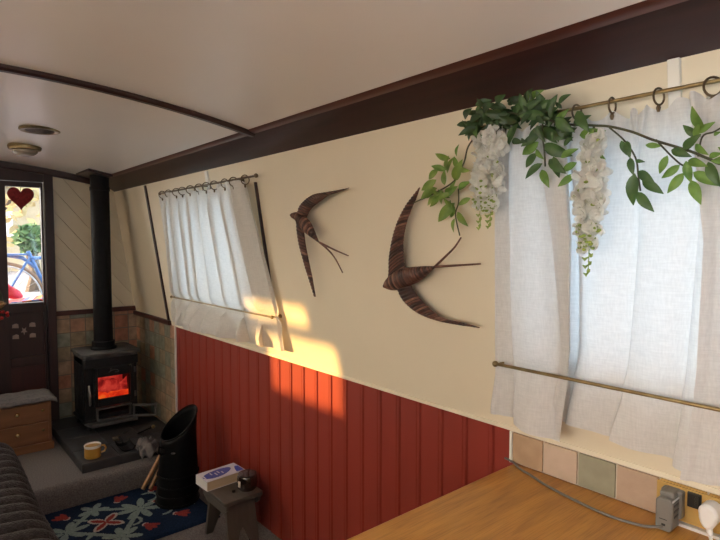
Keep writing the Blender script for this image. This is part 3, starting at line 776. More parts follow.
# ------------------------------------------------------------------ stool, book, jar
stl = thing('step_stool', 'small grey painted wooden stool with splayed notched ends by the red wall', 'stool', (1.18,2.36,0))
TX0,TX1,TY0,TY1,TZ = 1.083,1.285,2.235,2.505,.258
mk('seat', MB().prism(rrect(TX0,TX1,TY0,TY1,.015,TZ-.020), (0,0,.020)), M['stool'], parent=stl, bevel=.003)
for x in (TX0+.012, TX1-.026):
    ap = [(x,TY0+.006,TZ-.021),(x,TY0+.012,TZ-.045),(x,TY0+.045,TZ-.068),(x,TY1-.045,TZ-.068),(x,TY1-.012,TZ-.045),(x,TY1-.006,TZ-.021)]
    mk('apron', MB().prism(ap, (.014,0,0)), M['stool'], parent=stl, smooth=False, bevel=.002)
for (yt, yb) in ((TY0+.045, TY0+.005), (TY1-.045, TY1-.0)):
    x0,x1 = TX0+.028, TX1-.028; xm = (x0+x1)/2
    out = [(x0,TZ-.022),(x0-.006,0),(xm-.045,0),(xm-.012,.095),(xm,.105),(xm+.012,.095),(xm+.045,0),(x1+.006,0),(x1,TZ-.022)]
    b = MB(); th = .018
    def yy_(z): return yb+(yt-yb)*z/(TZ-.022)
    n = len(out)
    v = [(x,yy_(z),z) for x,z in out]+[(x,yy_(z)+th*(1 if yt > yb else -1),z) for x,z in out]
    # split the notched outline into simple quads
    half = lambda ids: [tuple(ids), tuple(i+n for i in ids)[::-1]]
    f = half((0,1,2,3)) + half((0,3,4)) + half((0,4,8)) + half((8,4,5)) + half((8,5,6,7)) + [(i,(i+1) % n,(i+1) % n+n,i+n) for i in range(n)]
    b.add(v, f); mk('leg', b, M['stool'], parent=stl, smooth=False)
bk = thing('paperback_book', 'thick paperback with white and blue cover lying on the back of the stool', 'book', (1.175,2.463,.258))
ba = math.radians(3); bc = Vector((1.176,2.463,0))
def B(u, w, z): return (bc.x+u*math.cos(ba)-w*math.sin(ba), bc.y+u*math.sin(ba)+w*math.cos(ba), z)
def bbox_(u0,u1,w0,w1,z0,z1,mb,mi=0): mb.hexa([B(u0,w0,z0),B(u1,w0,z0),B(u1,w1,z0),B(u0,w1,z0),B(u0,w0,z1),B(u1,w0,z1),B(u1,w1,z1),B(u0,w1,z1)],mi)
b = MB(); bbox_(-.103,.103,-.056,.058,.2605,.3025,b); pg = mk('pages', b, M['page'], parent=bk, smooth=False)
b = MB(); bbox_(-.1045,-.102,-.0555,.0575,.2608,.3022,b); mk('page_end', b, M['page_white'], parent=pg, smooth=False)
b = MB(); bbox_(-.105,.105,-.058,.06,.258,.2605,b); bbox_(-.105,.105,-.058,.06,.3025,.305,b); bbox_(-.105,.105,.058,.06,.258,.305,b)
cv = mk('cover', b, M['cover_white'], parent=bk, smooth=False)
b = MB()
pts = [(-.020+.080*math.cos(2*PI*k/36)*(1.0+.15*math.sin(2*PI*k/36)), .0+.040*math.sin(2*PI*k/36+.3)) for k in range(36)]
b.prism([B(u,w,.3052) for u,w in pts], (0,0,.0005)); mk('blue_print', b, M['cover_blue'], parent=cv, smooth=False); b = MB()
pts = [(.062,-.045),(.100,-.050),(.100,.012),(.085,.02),(.070,-.01)]
b.prism([B(u,w,.3052) for u,w in pts], (0,0,.0005))
mk('blue_print', b, M['cover_blue'], parent=cv, smooth=False)
for (u,w,lw) in ((-.050,.010,.024),(-.030,-.004,.03),(-.012,.008,.026),(.004,-.006,.022),(-.092,.0,.04),(.068,.03,.02)):
    b = MB(); b.prism([B(u-.003,w-lw/2,.3057),B(u+.003,w-lw/2,.3057),B(u+.003,w+lw/2,.3057),B(u-.003,w+lw/2,.3057)], (0,0,.0004)); mk('pale_print', b, M['cover_white'], parent=cv, smooth=False)
jr = thing('candle_jar', 'round dark brown glass candle jar on the front corner of the stool', 'jar', (1.235,2.318,.258))
jc = (1.238,2.310,.258)
mk('glass', MB().lathe([(.0001,0),(.038,0),(.047,.010),(.050,.030),(.048,.060),(.043,.070),(.041,.070),(.045,.055),(.044,.045),(.0001,.045)], jc, 36), M['jar'], parent=jr)
mk('lid', MB().lathe([(.044,.070),(.044,.076),(.0001,.080)], jc, 36), M['jar'], parent=jr)
b = MB(); a0 = math.radians(193)
v = []
for k in range(5):
    a = a0+.085*(k-2)
    for z in (.022,.052): v.append((jc[0]+.0508*math.cos(a), jc[1]+.0508*math.sin(a), jc[2]+z))
b.add(v, [(2*k,2*k+2,2*k+3,2*k+1) for k in range(4)]); mk('paper_label', b, M['paper_tag'], parent=jr, solid=.0006)
b = MB().lathe([(.0001,0),(.009,0),(.009,.010),(.0001,.012)], (1.170,2.318,.258), 16); mkk = mk('small_cap', b, M['plastic_black']); tag(mkk, 'tiny black cap on the stool between the book and the jar', 'cap')

# ------------------------------------------------------------------ drawer chest with cloth
ch = thing('drawer_chest', 'small orange pine chest with two drawers on the step beside the door', 'chest of drawers', (.5,3.96,.14))
CX0,CX1,CY0,CY1 = .312,.688,3.842,4.10
b = MB(); b.box((CX0,CY0+.008,.14),(CX1,CY1,.452)); b.box((CX0-.008,CY0-.004,.14),(CX1+.008,CY1,.188)); b.box((CX0-.01,CY0-.008,.452),(CX1+.012,CY1,.466))
mk('carcass', b, M['pine'], parent=ch, smooth=False, bevel=.003)
for z0, z1 in ((.202,.318),(.328,.442)):
    d = mk('drawer', MB().box((CX0+.018,CY0-.002,z0),(CX1-.018,CY0+.03,z1)), M['pine'], parent=ch, smooth=False, bevel=.003)
    zz = (z0+z1)/2+.01
    mk('knob', MB().lathe([(.0001,-.026),(.010,-.024),(.014,-.016),(.010,-.008),(.006,0)], (.5,CY0,zz), 16, axis='Y'), M['brass_bright'], parent=d)
    mk('keyhole_plate', MB().lathe([(.0001,-.003),(.009,-.002),(.010,0)], (.640,CY0,zz), 12, axis='Y'), M['brass_bright'], parent=d)
def cl(u, w):
    x = CX0-.06 + (CX1-CX0+.09)*u; y = CY0-.022+(CY1-CY0+.02)*w
    z = .4725 + .002*math.sin(23*u+3*w)+.002*math.sin(17*w)
    if w < .08: z -= (.08-w)*.22
    if u > .94: z -= (u-.94)*.25
    return (x, y, z)
tag(mk('grey_fleece_cloth', MB().grid(cl, 40, 24), M['fleece'], solid=.007), 'grey fluffy cloth spread over the top of the pine chest', 'cloth')

# ------------------------------------------------------------------ sofa under a throw
sf = thing('sofa', 'sofa along the left side hidden under a charcoal plush throw', 'sofa', (-.28,2.2,0))
mk('base', MB().box((-.90,1.15,.02),(.29,3.13,.30)), M['sofa'], parent=sf, bevel=.02)
mk('seat_cushion', MB().box((-.62,1.15,.30),(.29,3.13,.425)), M['sofa'], parent=sf, bevel=.03)
mk('backrest', MB().box((-.90,1.15,.30),(-.64,3.13,.80)), M['sofa'], parent=sf, bevel=.04)
def prof_pt(s):
    # across the seat, round the front edge, down to the floor
    Ls = .9; r = .075
    if s < Ls: return (-.605+s, .452, 0, 1)
    s -= Ls; q_ = r*PI/2
    if s < q_:
        a = s/r; return (-.605+Ls+r*math.sin(a), .452-r+r*math.cos(a), math.sin(a), math.cos(a))
    s -= q_; return (-.605+Ls+r, .452-r-s, 1, 0)
TOT = .9+.075*PI/2+.34
def thr(u, w):
    s = TOT*u; x, z, nx_, nz_ = prof_pt(s)
    y = 1.25+1.97*w
    ph = y*2*PI/.088 + 1.1*math.sin(3.1*s+1.7*y)+.8*math.sin(8*s+5*y)+.5*math.sin(17*s-4*y)
    h = .016*(abs(math.sin(ph/2))**.8)*2-.012 + .006*math.sin(7*s+4*y)
    d = 0
    if w > .955: 
        t = (w-.955)/.045; d = -.20*t*t
        y = 3.14+.05*math.sin(t*PI/2)
    return (x+nx_*h*.9 + .006*math.sin(5*y), y, max(.02, z+nz_*h+d*(1 if nz_ > .5 else .2)))
tag(mk('plush_throw', MB().grid(thr, 90, 260), M['throw'], solid=.012, smooth='all'), 'charcoal ribbed plush throw draped over the sofa at the lower left', 'throw')
rf = MB()
def roll(u, w):
    a = 2*PI*w; x = -.34+.65*u; r = .040+.006*math.sin(20*u)+.004*math.sin(3*a+9*u)
    if u > .93: r *= math.sqrt(max(0.02,1-((u-.93)/.07)**2))
    return (x, 3.135+r*1.2*math.cos(a), .478+r*math.sin(a)+.01)
tag(mk('rolled_blanket', MB().grid(roll, 40, 18), M['throw'], smooth='all'), 'rolled charcoal blanket lying on the throw at the far end of the sofa', 'blanket')

# ------------------------------------------------------------------ worktop, splashback, sockets
b = MB().prism(rrect(.55,XR+.0,-1.6,.9,.012,.765), (0,0,.035))
tag(mk('oak_worktop', b, M['worktop'], bevel=.004, origin=(1.0,.2,.765)), 'oak worktop along the right wall under the large curtained window', 'worktop')
cb = thing('base_cabinet', 'cream kitchen base cabinet standing under the oak worktop', 'cabinet', (.98,-.3,0))
mk('carcass', MB().box((.63,-1.55,.08),(XR-.01,.86,.764)), M['cream'], parent=cb, smooth=False); mk('plinth', MB().box((.68,-1.5,0),(XR-.01,.82,.08)), M['mahogany'], parent=cb, smooth=False)
seq = ['tile_tan','tile_pink','tile_green','tile_rose','tile_ochre','tile_ochre','tile_pink','tile_tan','tile_rose','tile_green']
names = ['grout']+sorted(set(seq)); b = MB(); b.box((XR-.002,-1.2,.80),(XR+.005,.912,.893),0)
yy = .904
for i in range(20):
    nm = seq[i % 10]; b.box((XR-.008,yy-.0965,.804),(XR-.001,yy,.891),names.index(nm)); yy -= .1015 if i else .0985+.003
struct(mk('wall_right_splashback', b, [M[n_] for n_ in names], smooth=False, bevel=.0012))
struct(mk('trim_12', MB().box((XR-.009,.906,.80),(XR+.004,.914,.893)), M['white'], smooth=False))
struct(mk('trim_13', MB().box((XR-.022,-1.2,.80),(XR-.007,.50,.807)), M['enamel'], smooth=False))
sk = thing('double_socket', 'brass double wall socket with black switches on the ochre tile', 'socket', (XR-.014,.435,.812))
mk('plate', MB().box((XR-.016,.362,.812),(XR-.008,.503,.889)), M['brass_plate'], parent=sk, smooth=False, bevel=.002)
mk('switch', MB().box((XR-.022,.408,.852),(XR-.015,.436,.886)), M['plastic_black'], parent=sk, smooth=False, bevel=.002)
mk('switch_rocker', MB().box((XR-.026,.413,.862),(XR-.021,.419,.880)), M['plastic_black'], parent=sk, smooth=False, bevel=.001)
ad = thing('plug_adaptor', 'grey plug-in power adaptor in the left half of the socket', 'adaptor', (1.315,.464,.801))
b = MB(); b.prism([(x,y,z) for (y,z,x) in [(p[0],p[1],1.284) for p in rrect(.447,.482,.8015,.876,.010,0)]], (.046,0,0)); mk('body', b, M['plastic_grey'], parent=ad, bevel=.003)
b = MB(); b.box((1.322,.441,.822),(1.346,.486,.884)); b.box((1.300,.450,.872),(1.344,.480,.886)); mk('plug_base', b, M['plastic_grey'], parent=ad, smooth=False, bevel=.004)
b = MB()
for zz in (.832,.845,.858): b.box((1.296,.4462,zz),(1.322,.4475,zz+.004))
mk('vent_slots', b, M['plastic_black'], parent=ad, smooth=False)
mk('metal_edge', MB().box((1.286,.4462,.8705),(1.330,.4475,.8745)), M['enamel'], parent=ad, smooth=False)
b = MB().box((1.2835,.457,.828),(1.2842,.473,.8295)); b.box((1.2835,.460,.814),(1.2842,.468,.819)); mk('moulded_mark', b, M['plastic_black'], parent=ad, smooth=False)
cpts = [(1.353,.93,.806),(1.346,.895,.805),(1.325,.86,.804),(1.312,.82,.804),(1.285,.75,.804),(1.263,.65,.804),(1.254,.57,.804),(1.264,.506,.805),(1.276,.478,.808),(1.286,.466,.812)]
def spline(pts, n=8):
    P = [Vector(p) for p in pts]; out = []
    for i in range(len(P)-1):
        p0,p1,p2,p3 = P[max(0,i-1)],P[i],P[i+1],P[min(len(P)-1,i+2)]
        for k in range(n):
            t = k/n
            out.append(.5*((2*p1)+(-p0+p2)*t+(2*p0-5*p1+4*p2-p3)*t*t+(-p0+3*p1-3*p2+p3)*t**3))
    out.append(P[-1]); return out
tag(mk('power_cable', MB().tube(spline(cpts), .0034, 8), M['cable']), 'thin grey cable running along the worktop from the adaptor to the wall', 'cable')
cp2 = [(1.352,.90,.8052),(1.338,.80,.804),(1.312,.70,.804),(1.290,.61,.804),(1.277,.54,.805),(1.282,.492,.809)]
wp = thing('white_plug', 'white plug with white flex in the right half of the socket', 'plug', (1.325,.385,.83))
b = MB(); pr = []
for k in range(20):
    a = 2*PI*k/20; pr.append((1.300, .384+.021*math.cos(a)*(1 if math.sin(a) > 0 else .86), .861+.024*math.sin(a)*(1 if math.sin(a) > 0 else 1.25)))
b.prism(pr, (.044,0,0)); mk('body', b, M['plastic_white'], parent=wp, bevel=.006)
mk('flex', MB().tube(spline([(1.318,.384,.836),(1.312,.380,.815),(1.298,.370,.806),(1.27,.345,.805),(1.23,.30,.805),(1.18,.28,.805)]), [.0065]*8+[.0038]*33, 8), M['plastic_white'], parent=wp)

# ------------------------------------------------------------------ curtain rods
def rod(name, label, y0, y1, z, off, r, m, ends=(True, True), br=()):
    t = thing(name, label, 'curtain rod', W((y0+y1)/2, z, off))
    mk('pole', MB().tube([W(y0,z,off), W(y1,z,off)], r, 12), M[m], parent=t)
    for yy, on in ((y0, ends[0]), (y1, ends[1])):
        if not on: continue
        mk('finial', MB().ball(W(yy, z, off), r*2.0, 12), M[m], parent=t)
    for yy in br:
        b = MB().tube([W(yy,z,off), W(yy,z+.002,.006)], r*.8, 8); b.tube([W(yy,z,.006), W(yy,z,-.001)], r*2.2, 14)
        mk('bracket', b, M[m], parent=t)
    return t
RU = rod('curtain_rod', 'brass upper rod over the large window, carrying rings and the garland', -.45, .915, 1.752, .050, .0043, 'brass', br=(.90,-.44))
RL = rod('curtain_rod', 'aged brass lower rod across the large curtains near the hem', -.45, .888, 1.114, .086, .0044, 'brass', br=(.880,-.44))
rod('curtain_rod', 'bronze upper rod of the small window beside the stove end', 2.092, 3.235, 1.737, .050, .0050, 'bronze', br=(2.30,2.667,3.22))
rod('curtain_rod', 'thin brass lower rod of the small curtain near its frill', 2.125, 3.33, 1.108, .054, .0042, 'brass', br=(2.135,3.315))
b = MB(); 
# dark edge strip of the small window's side
wstrip('trim_14', 2.176, 2.187, 1.06, 1.72, .012, 'mahogany')

# ------------------------------------------------------------------ curtains
def smooth(a, b_, t):
    t = max(0, min(1, (t-a)/(b_-a))); return t*t*(3-2*t)
def small_curtain():
    zt, zb = 1.722, .948
    def fn(u, w):
        z = zt + (zb-zt)*w
        yl = 3.245 + .11*w; yr = 2.205 - .115*w
        y = yl + (yr-yl)*u
        gather = 1-smooth(.0,.14,w)
        low = smooth(.81,.88,w)*min(1,.25+u*8,.25+(1-u)*8)
        s = u*1.0
        ph = 2*PI*(9.4*s + .30*math.sin(5.2*s) + .5*w*math.sin(3*s+1))
        off = .040 + .016*math.sin(ph) + .006*math.sin(2.3*ph+1+2*w)
        off += gather*.006*math.sin(2*PI*27*s)
        rodpinch = math.exp(-((z-1.108)/.02)**2)
        off = off*(1-.8*rodpinch) + .034*.8*rodpinch
        if low > 0: off += low*(.016+.034*math.sin(2*PI*(8.0*s+.2))+.010*math.sin(2*PI*19*s))*min(1,max(0,w-.80)/.16)*1.4
        zz = z + (.008*math.sin(2*PI*8*s+1.2)*low) + .012*gather*math.sin(2*PI*10*s)*(1-w/.14 if w < .14 else 0) + low*.012*(u-.5)*2
        y += .006*math.sin(ph*.5+3*w) + (.056-.026*gather)*math.sin(ph+1.2)*min(1,u*12,(1-u)*12)
        return W(y, zz, max(.012, off))
    return fn
sc1 = thing('curtain', 'short white gathered curtain on the small window, frilled below its lower rod', 'curtain', W(2.7,.95,.03))
mk('cloth', MB().grid(small_curtain(), 240, 70), M['linen_small'], parent=sc1, smooth='all')
def ring(parent, y, z, off, r, wire, m, tilt):
    c = Vector(W(y, z-r*.62, off)); b = MB()
    a1 = Vector((math.sin(tilt), math.cos(tilt)*.0+math.sin(tilt)*0, 0))
    # ring hangs on the rod: its plane is nearly square to the rod, turned by tilt
    e1 = Vector((math.cos(tilt), math.sin(tilt), 0)); e2 = Vector((0,0,1))
    b.tube([c + e1*r*math.cos(2*PI*k/20) + e2*r*math.sin(2*PI*k/20) for k in range(20)], wire, 7, closed=True)
    o = mk('ring', b, M[m], parent=parent)
    mk('clip', MB().tube([c - e2*r, c - e2*(r+.006), c - e2*(r+.014)], [wire*1.3,wire*2.2,wire*1.2], 7), M[m], parent=o)
random.seed(21)
for k in range(11):
    y = 2.20 + (3.19-2.20)*k/10
    ring(sc1, y+random.uniform(-.012,.012), 1.737+.004, .050, .021, .0024, 'bronze', random.uniform(-.5,.3))

for hh, lab in ((H4, 'unseen plain curtain added to diffuse sun at the left window behind the camera side'), (H6, 'unseen plain curtain added to diffuse sun at the left window nearest the door')):
    def lc(u, w, hh=hh):
        return WL(hh[0]-.06+(hh[1]-hh[0]+.12)*u, hh[3]+.04-(hh[3]-hh[2]+.12)*w, .035+.012*math.sin(50*u))
    tag(mk('curtain', MB().grid(lc, 90, 8), M['linen_diffuser']), lab, 'curtain')  # unseen curtains, added to turn the sun at these windows into soft light
def interp(tab, t):
    for i in range(len(tab)-1):
        if t <= tab[i+1][0]:
            a, b_ = tab[i], tab[i+1]; q_ = (t-a[0])/(b_[0]-a[0]); return a[1]+(b_[1]-a[1])*q_
    return tab[-1][1]
ZT, ZBm = 1.726, .955
def big_left(u, w):
    z = ZT + (ZBm-ZT)*w
    YL = interp([(0,.855),(.3,.875),(.7,.902),(1,.918)], w)
    YR = interp([(0,.655),(.35,.645),(.7,.662),(1,.705)], w)
    # plan path: front panel, fold back, second panel
    pa = [(0,(YL,.040)),(.03,(YL-.012,.062)),(.44,(YR,.074)),(.455,(YR+.004,.060)),(.50,(YR+.05,.046)),(.54,(YR+.06,.036)),(.58,(YR+.02,.034)),(1,(.335+.02*w,.042))]
    y = interp([(a,p[0]) for a,p in pa], u); off = interp([(a,p[1]) for a,p in pa], u)
    gather = 1-smooth(0,.10,w)
    ph = 2*PI*(u*5.2 + .25*math.sin(6*u+2*w))
    amp = .009+.006*w
    off += amp*math.sin(ph) + .003*math.sin(2.7*ph+4*w) + gather*.008*math.sin(2*PI*24*u)
    pinch = math.exp(-((z-1.108)/.03)**2)
    off = off*(1-.35*pinch)+.056*.35*pinch + .016*smooth(.82,1,w)*(1+.7*math.sin(ph*.8+1))
    zz = z + gather*.009*math.sin(2*PI*17*u+1) + smooth(.75,1,w)*(.010*math.sin(9*u+1)+(.034*max(0,1-(u-.52)/.3) if u > .48 else -.02*u))
    y += (.022-.008*gather)*math.sin(ph+1.1)*(1 if .05 < u < .42 or .62 < u < .97 else .2)
    return W(y, zz, max(.012, min(off,.082 if .7<w<.88 else .12)))
cl_ = thing('curtain', 'white linen curtain left of the pair on the large window, with a deep pleat', 'curtain', W(.64,.95,.03), 'large window curtains')
mk('cloth', MB().grid(big_left, 230, 90), M['linen'], parent=cl_, smooth='all')
def big_right(u, w):
    z = ZT + (ZBm-.015-ZT)*w
    YL = interp([(0,.395),(.35,.375),(.7,.395),(1,.425)], w)
    y = YL + (-.38-YL)*u
    gather = 1-smooth(0,.10,w)
    ph = 2*PI*(u*6.5+.2*math.sin(7*u+2*w))
    off = .060 + .010*math.sin(ph+.8) + .003*math.sin(2.7*ph) + gather*.008*math.sin(2*PI*30*u)
    if u < .02: off += .006
    off += .012*smooth(.82,1,w)*(1+.7*math.sin(ph*.7))
    pinch = math.exp(-((z-1.108)/.03)**2); off = off*(1-.35*pinch)+.062*.35*pinch
    y += .016*math.sin(ph+2)*min(1,u*8)
    return W(y, z + gather*.009*math.sin(2*PI*20*u), max(.012,min(off,.080 if .7<w<.88 else .12)))
cr_ = thing('curtain', 'white linen curtain at the right picture edge on the large window', 'curtain', W(0,.95,.03), 'large window curtains')
mk('cloth', MB().grid(big_right, 200, 80), M['linen'], parent=cr_, smooth='all')
for y, tl in ((.80,-.1),(.715,.1),(.632,-.15),(.552,.0),(.458,-.25)): ring(cl_, y, 1.754, .050, .0165, .0022, 'bronze', tl)
for y, tl in ((.362,-.75),(.27,-.2),(.17,.1),(.06,-.3),(-.05,.1),(-.16,0),(-.27,.2)): ring(cr_, y, 1.754, .050, .0175, .0024, 'bronze', tl)

# ------------------------------------------------------------------ woven swallows
def resample(pts, n):
    P = spline([(p[0], p[1], 0) for p in pts], 10)
    d = [0]
    for i in range(1, len(P)): d.append(d[-1]+(P[i]-P[i-1]).length)
    out = []; j = 0
    for k in range(n):
        t = d[-1]*k/(n-1)
        while j < len(d)-2 and d[j+1] < t: j += 1
        q_ = (t-d[j])/max(1e-9, d[j+1]-d[j]); out.append(P[j].lerp(P[j+1], max(0,min(1,q_))))
    return out
def woven(a, b_, off, h, ribs, n=None):
    n = n or ribs*6
    A = resample(a, n); Bq = resample(b_, n); m = 10
    mb = MB(); v = []
    for i in range(n):
        rib = abs(math.sin(PI*ribs*i/(n-1)))
        wdt = (A[i]-Bq[i]).length
        hh = min(h, wdt*.42)+.0040*rib
        for k in range(m):
            a_ = PI*k/(m-1); t = .5-.5*math.cos(a_)*(1+.03*rib)
            p = A[i].lerp(Bq[i], t); v.append(W(p.x, p.y, off+hh*math.sin(a_)))
        for k in range(1, m-1):
            a_ = PI*(1-k/(m-1)); t = .5-.5*math.cos(a_); p = A[i].lerp(Bq[i], t); v.append(W(p.x, p.y, off-hh*.35*math.sin(a_)))
    tot = m+m-2
    f = [(i*tot+k, i*tot+(k+1) % tot, (i+1)*tot+(k+1) % tot, (i+1)*tot+k) for i in range(n-1) for k in range(tot)]
    f += [tuple(range(tot)), tuple((n-1)*tot+k for k in range(tot))]
    mb.add(v, f); q_ = random.Random(len(A)*7+int(A[0].x*999)); tone = [q_.choice((0,0,0,1,1,2)) for _ in range(ribs+2)]
    mb.m = [1 if abs(math.sin(PI*ribs*(i_+.5)/(n-1))) < .42 else tone[int(ribs*(i_+.5)/(n-1))] for i_ in range(n-1) for k in range(tot)]+[0,0]
    return mb
def swallow(label, c, UO, UI, BT, BB, LO, LI, T1, T2, off, rb):
    t = thing('woven_swallow', label, 'wall decoration', W(c[0], c[1], .0))
    mk('body', woven(BT, BB, off+.004, .022, rb[0]), M['wicker'], parent=t, smooth='all')
    mk('wing', woven(UO, UI, off, .012, rb[1]), M['wicker'], parent=t, smooth='all')
    mk('wing', woven(LO, LI, off, .012, rb[2]), M['wicker'], parent=t, smooth='all')
    for T in (T1, T2):
        P = [W(p.x, p.y, off+.002) for p in resample(T, 24)]
        mk('tail_feather', MB().tube(P, [.0042-.0018*i/23 for i in range(24)], 7), M['wicker'][:1], parent=t)
    y, z = (BT[2][0]+BB[2][0])/2, (BT[2][1]+BB[2][1])/2
    mk('hanging_peg', MB().tube([W(y,z,0), W(y,z,off)], .004, 8), M['stem'], parent=t)
swallow('larger brown woven wicker swallow on the cream wall next to the garland', (1.25,1.2),
 [(1.354,1.297),(1.335,1.339),(1.322,1.398),(1.294,1.465),(1.259,1.52),(1.213,1.568),(1.153,1.617)],
 [(1.254,1.354),(1.253,1.414),(1.246,1.46),(1.225,1.51),(1.199,1.55),(1.171,1.586),(1.151,1.616)],
 [(1.363,1.3),(1.337,1.327),(1.291,1.353),(1.249,1.366),(1.172,1.374),(1.117,1.376)],
 [(1.364,1.294),(1.323,1.287),(1.273,1.295),(1.224,1.312),(1.171,1.336),(1.116,1.373)],
 [(1.3,1.294),(1.285,1.264),(1.255,1.238),(1.206,1.216),(1.134,1.203),(1.053,1.199),(.972,1.199)],
 [(1.234,1.31),(1.216,1.284),(1.187,1.258),(1.151,1.233),(1.103,1.214),(1.03,1.208),(.971,1.202)],
 [(1.123,1.373),(1.073,1.408),(1.037,1.434),(1.009,1.463)], [(1.123,1.374),(1.032,1.381),(.948,1.388)], .034, (24,30,28))
swallow('smaller dark woven wicker swallow on the cream wall near the small window', (1.75,1.23),
 [(1.831,1.565),(1.81,1.591),(1.766,1.614),(1.702,1.632),(1.63,1.635),(1.562,1.637),(1.487,1.641)],
 [(1.769,1.55),(1.749,1.568),(1.72,1.585),(1.672,1.602),(1.617,1.62),(1.557,1.628),(1.488,1.639)],
 [(1.877,1.563),(1.852,1.569),(1.811,1.568),(1.772,1.549),(1.739,1.519),(1.704,1.449)],
 [(1.878,1.558),(1.864,1.547),(1.835,1.534),(1.813,1.511),(1.774,1.482),(1.708,1.448)],
 [(1.842,1.537),(1.848,1.494),(1.845,1.44),(1.829,1.377),(1.811,1.314),(1.789,1.227)],
 [(1.8,1.509),(1.804,1.476),(1.804,1.431),(1.797,1.369),(1.788,1.306),(1.782,1.229)],
 [(1.706,1.449),(1.661,1.424),(1.619,1.389),(1.583,1.335)], [(1.706,1.449),(1.62,1.422),(1.537,1.4)], .036, (20,24,22))

# ------------------------------------------------------------------ wisteria garland
random.seed(5)
gar = thing('wisteria_garland', 'artificial garland of green leaves and white wisteria draped along the brass rod', 'garland', W(.6,1.6,.08))
def leaf(mb, y0, z0, y1, z1, off, mi, wid=None, lift=None):
    a = Vector(W(y0,z0,off)); lift = random.uniform(-.006,.018) if lift is None else lift
    tip = Vector(W(y1,z1,off+lift)); d = tip-a; ln = d.length
    nrm = Vector((-1,0,-.15)).normalized()
    rot = random.uniform(-.4,.4)
    side = d.cross(nrm).normalized(); nn = side.cross(d).normalized()
    s2 = side*math.cos(rot)+nn*math.sin(rot); n2 = nn*math.cos(rot)-side*math.sin(rot)
    d = d*1.12; ln *= 1.12; wid = wid or ln*.40
    segs = 7; v = []; f = []
    for i in range(segs+1):
        t = i/segs; w_ = wid*.5*math.sin(PI*min(1,t**.8))**.85 if 0 < t < 1 else 0.0006
        droop = -n2*ln*.10*(t*t) + n2*ln*.10*math.sin(PI*t)*.7
        c = a+d*t+droop
        v += [c-s2*w_+n2*w_*.28, c-s2*w_*.5+n2*w_*.10, c, c+s2*w_*.5+n2*w_*.10, c+s2*w_+n2*w_*.28]
    for i in range(segs):
        for k in range(4): f.append((i*5+k,i*5+k+1,(i+1)*5+k+1,(i+1)*5+k))
    mb.add(v, f, mi)
LS = [(1.015,1.686,1.056,1.7),(.991,1.689,.975,1.714),(1.03,1.647,1.005,1.683),(1.006,1.624,.967,1.668),(1.063,1.66,1.103,1.638),(1.044,1.614,1.047,1.654),(1.074,1.632,1.118,1.606),(1.074,1.608,1.129,1.583),(1.073,1.584,1.122,1.564),(1.071,1.603,1.038,1.579),(1.044,1.588,.995,1.602),(.995,1.6,.954,1.614),(1.013,1.562,1.064,1.514),(1.029,1.571,1.012,1.538),(1.018,1.518,1.031,1.481),(1.006,1.536,.978,1.498),(1.071,1.573,1.098,1.557),(.956,1.572,.987,1.555)]
LB = [(.728,1.775,.684,1.791),(.678,1.745,.655,1.775),(.676,1.742,.646,1.745),(.659,1.719,.629,1.738),(.618,1.705,.579,1.718),(.604,1.683,.553,1.683),(.704,1.683,.75,1.661),(.71,1.658,.745,1.632),(.698,1.633,.734,1.605),(.701,1.619,.681,1.581),(.681,1.64,.642,1.608),(.692,1.675,.635,1.645),(.651,1.641,.616,1.655),(.614,1.626,.648,1.611),(.622,1.601,.648,1.578),(.575,1.647,.547,1.626),(.642,1.666,.62,1.679),(.695,1.71,.641,1.682),(.654,1.696,.627,1.7),(.669,1.645,.658,1.602),(.7,1.699,.736,1.678),(.712,1.667,.694,1.644),(.683,1.705,.664,1.677),(.702,1.737,.734,1.763)]
LR = [(.512,1.658,.503,1.631),(.501,1.656,.492,1.624),(.496,1.622,.488,1.59),(.486,1.615,.469,1.611),(.488,1.59,.495,1.532),(.48,1.594,.449,1.567),(.474,1.574,.439,1.549),(.484,1.552,.455,1.515),(.465,1.643,.44,1.639),(.425,1.618,.44,1.588),(.404,1.598,.432,1.577),(.398,1.582,.421,1.549),(.393,1.604,.386,1.567),(.385,1.567,.368,1.526),(.381,1.582,.344,1.557),(.389,1.605,.358,1.591),(.362,1.657,.375,1.692),(.372,1.653,.346,1.665),(.367,1.646,.396,1.668),(.397,1.627,.367,1.644),(.418,1.628,.385,1.612),(.376,1.633,.356,1.612),(.354,1.608,.333,1.609),(.356,1.598,.338,1.556),(.374,1.641,.368,1.668),(.346,1.645,.334,1.647)]
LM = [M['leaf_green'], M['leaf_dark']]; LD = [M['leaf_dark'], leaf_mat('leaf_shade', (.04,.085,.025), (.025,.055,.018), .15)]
b = MB()
for q_ in LS: leaf(b, *q_, .045, 0 if random.random() < .8 else 1)
for (y,z) in ((1.03,1.655),(1.05,1.60),(1.09,1.595),(1.02,1.59),(1.01,1.55),(1.06,1.585),(.985,1.655)):
    for k in range(2):
        a = random.uniform(0,2*PI); leaf(b, y, z, y+.036*math.cos(a), z+.036*math.sin(a), .05, k)
mk('leaf_spray', b, [leaf_mat('leaf_lime', (.23,.34,.065), (.14,.24,.045), .3), M['leaf_green']], parent=gar)
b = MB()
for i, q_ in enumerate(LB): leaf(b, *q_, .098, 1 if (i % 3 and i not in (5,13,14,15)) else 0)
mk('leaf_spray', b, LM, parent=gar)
b = MB()
for i, q_ in enumerate(LR): leaf(b, *q_, .105, 1 if i in (0,1,2,3,4,5,6,7,18,19,20,23) else 0)
for (y,z) in ((.30,1.60),(.25,1.57),(.20,1.58),(.14,1.56)):
    for k in range(5):
        a = random.uniform(0,2*PI); leaf(b, y, z, y+.045*math.cos(a), z+.045*math.sin(a)-.01, .105, random.choice((0,1)))
mk('leaf_spray', b, LM, parent=gar)
b = MB()      # dense bunch over the end of the rod
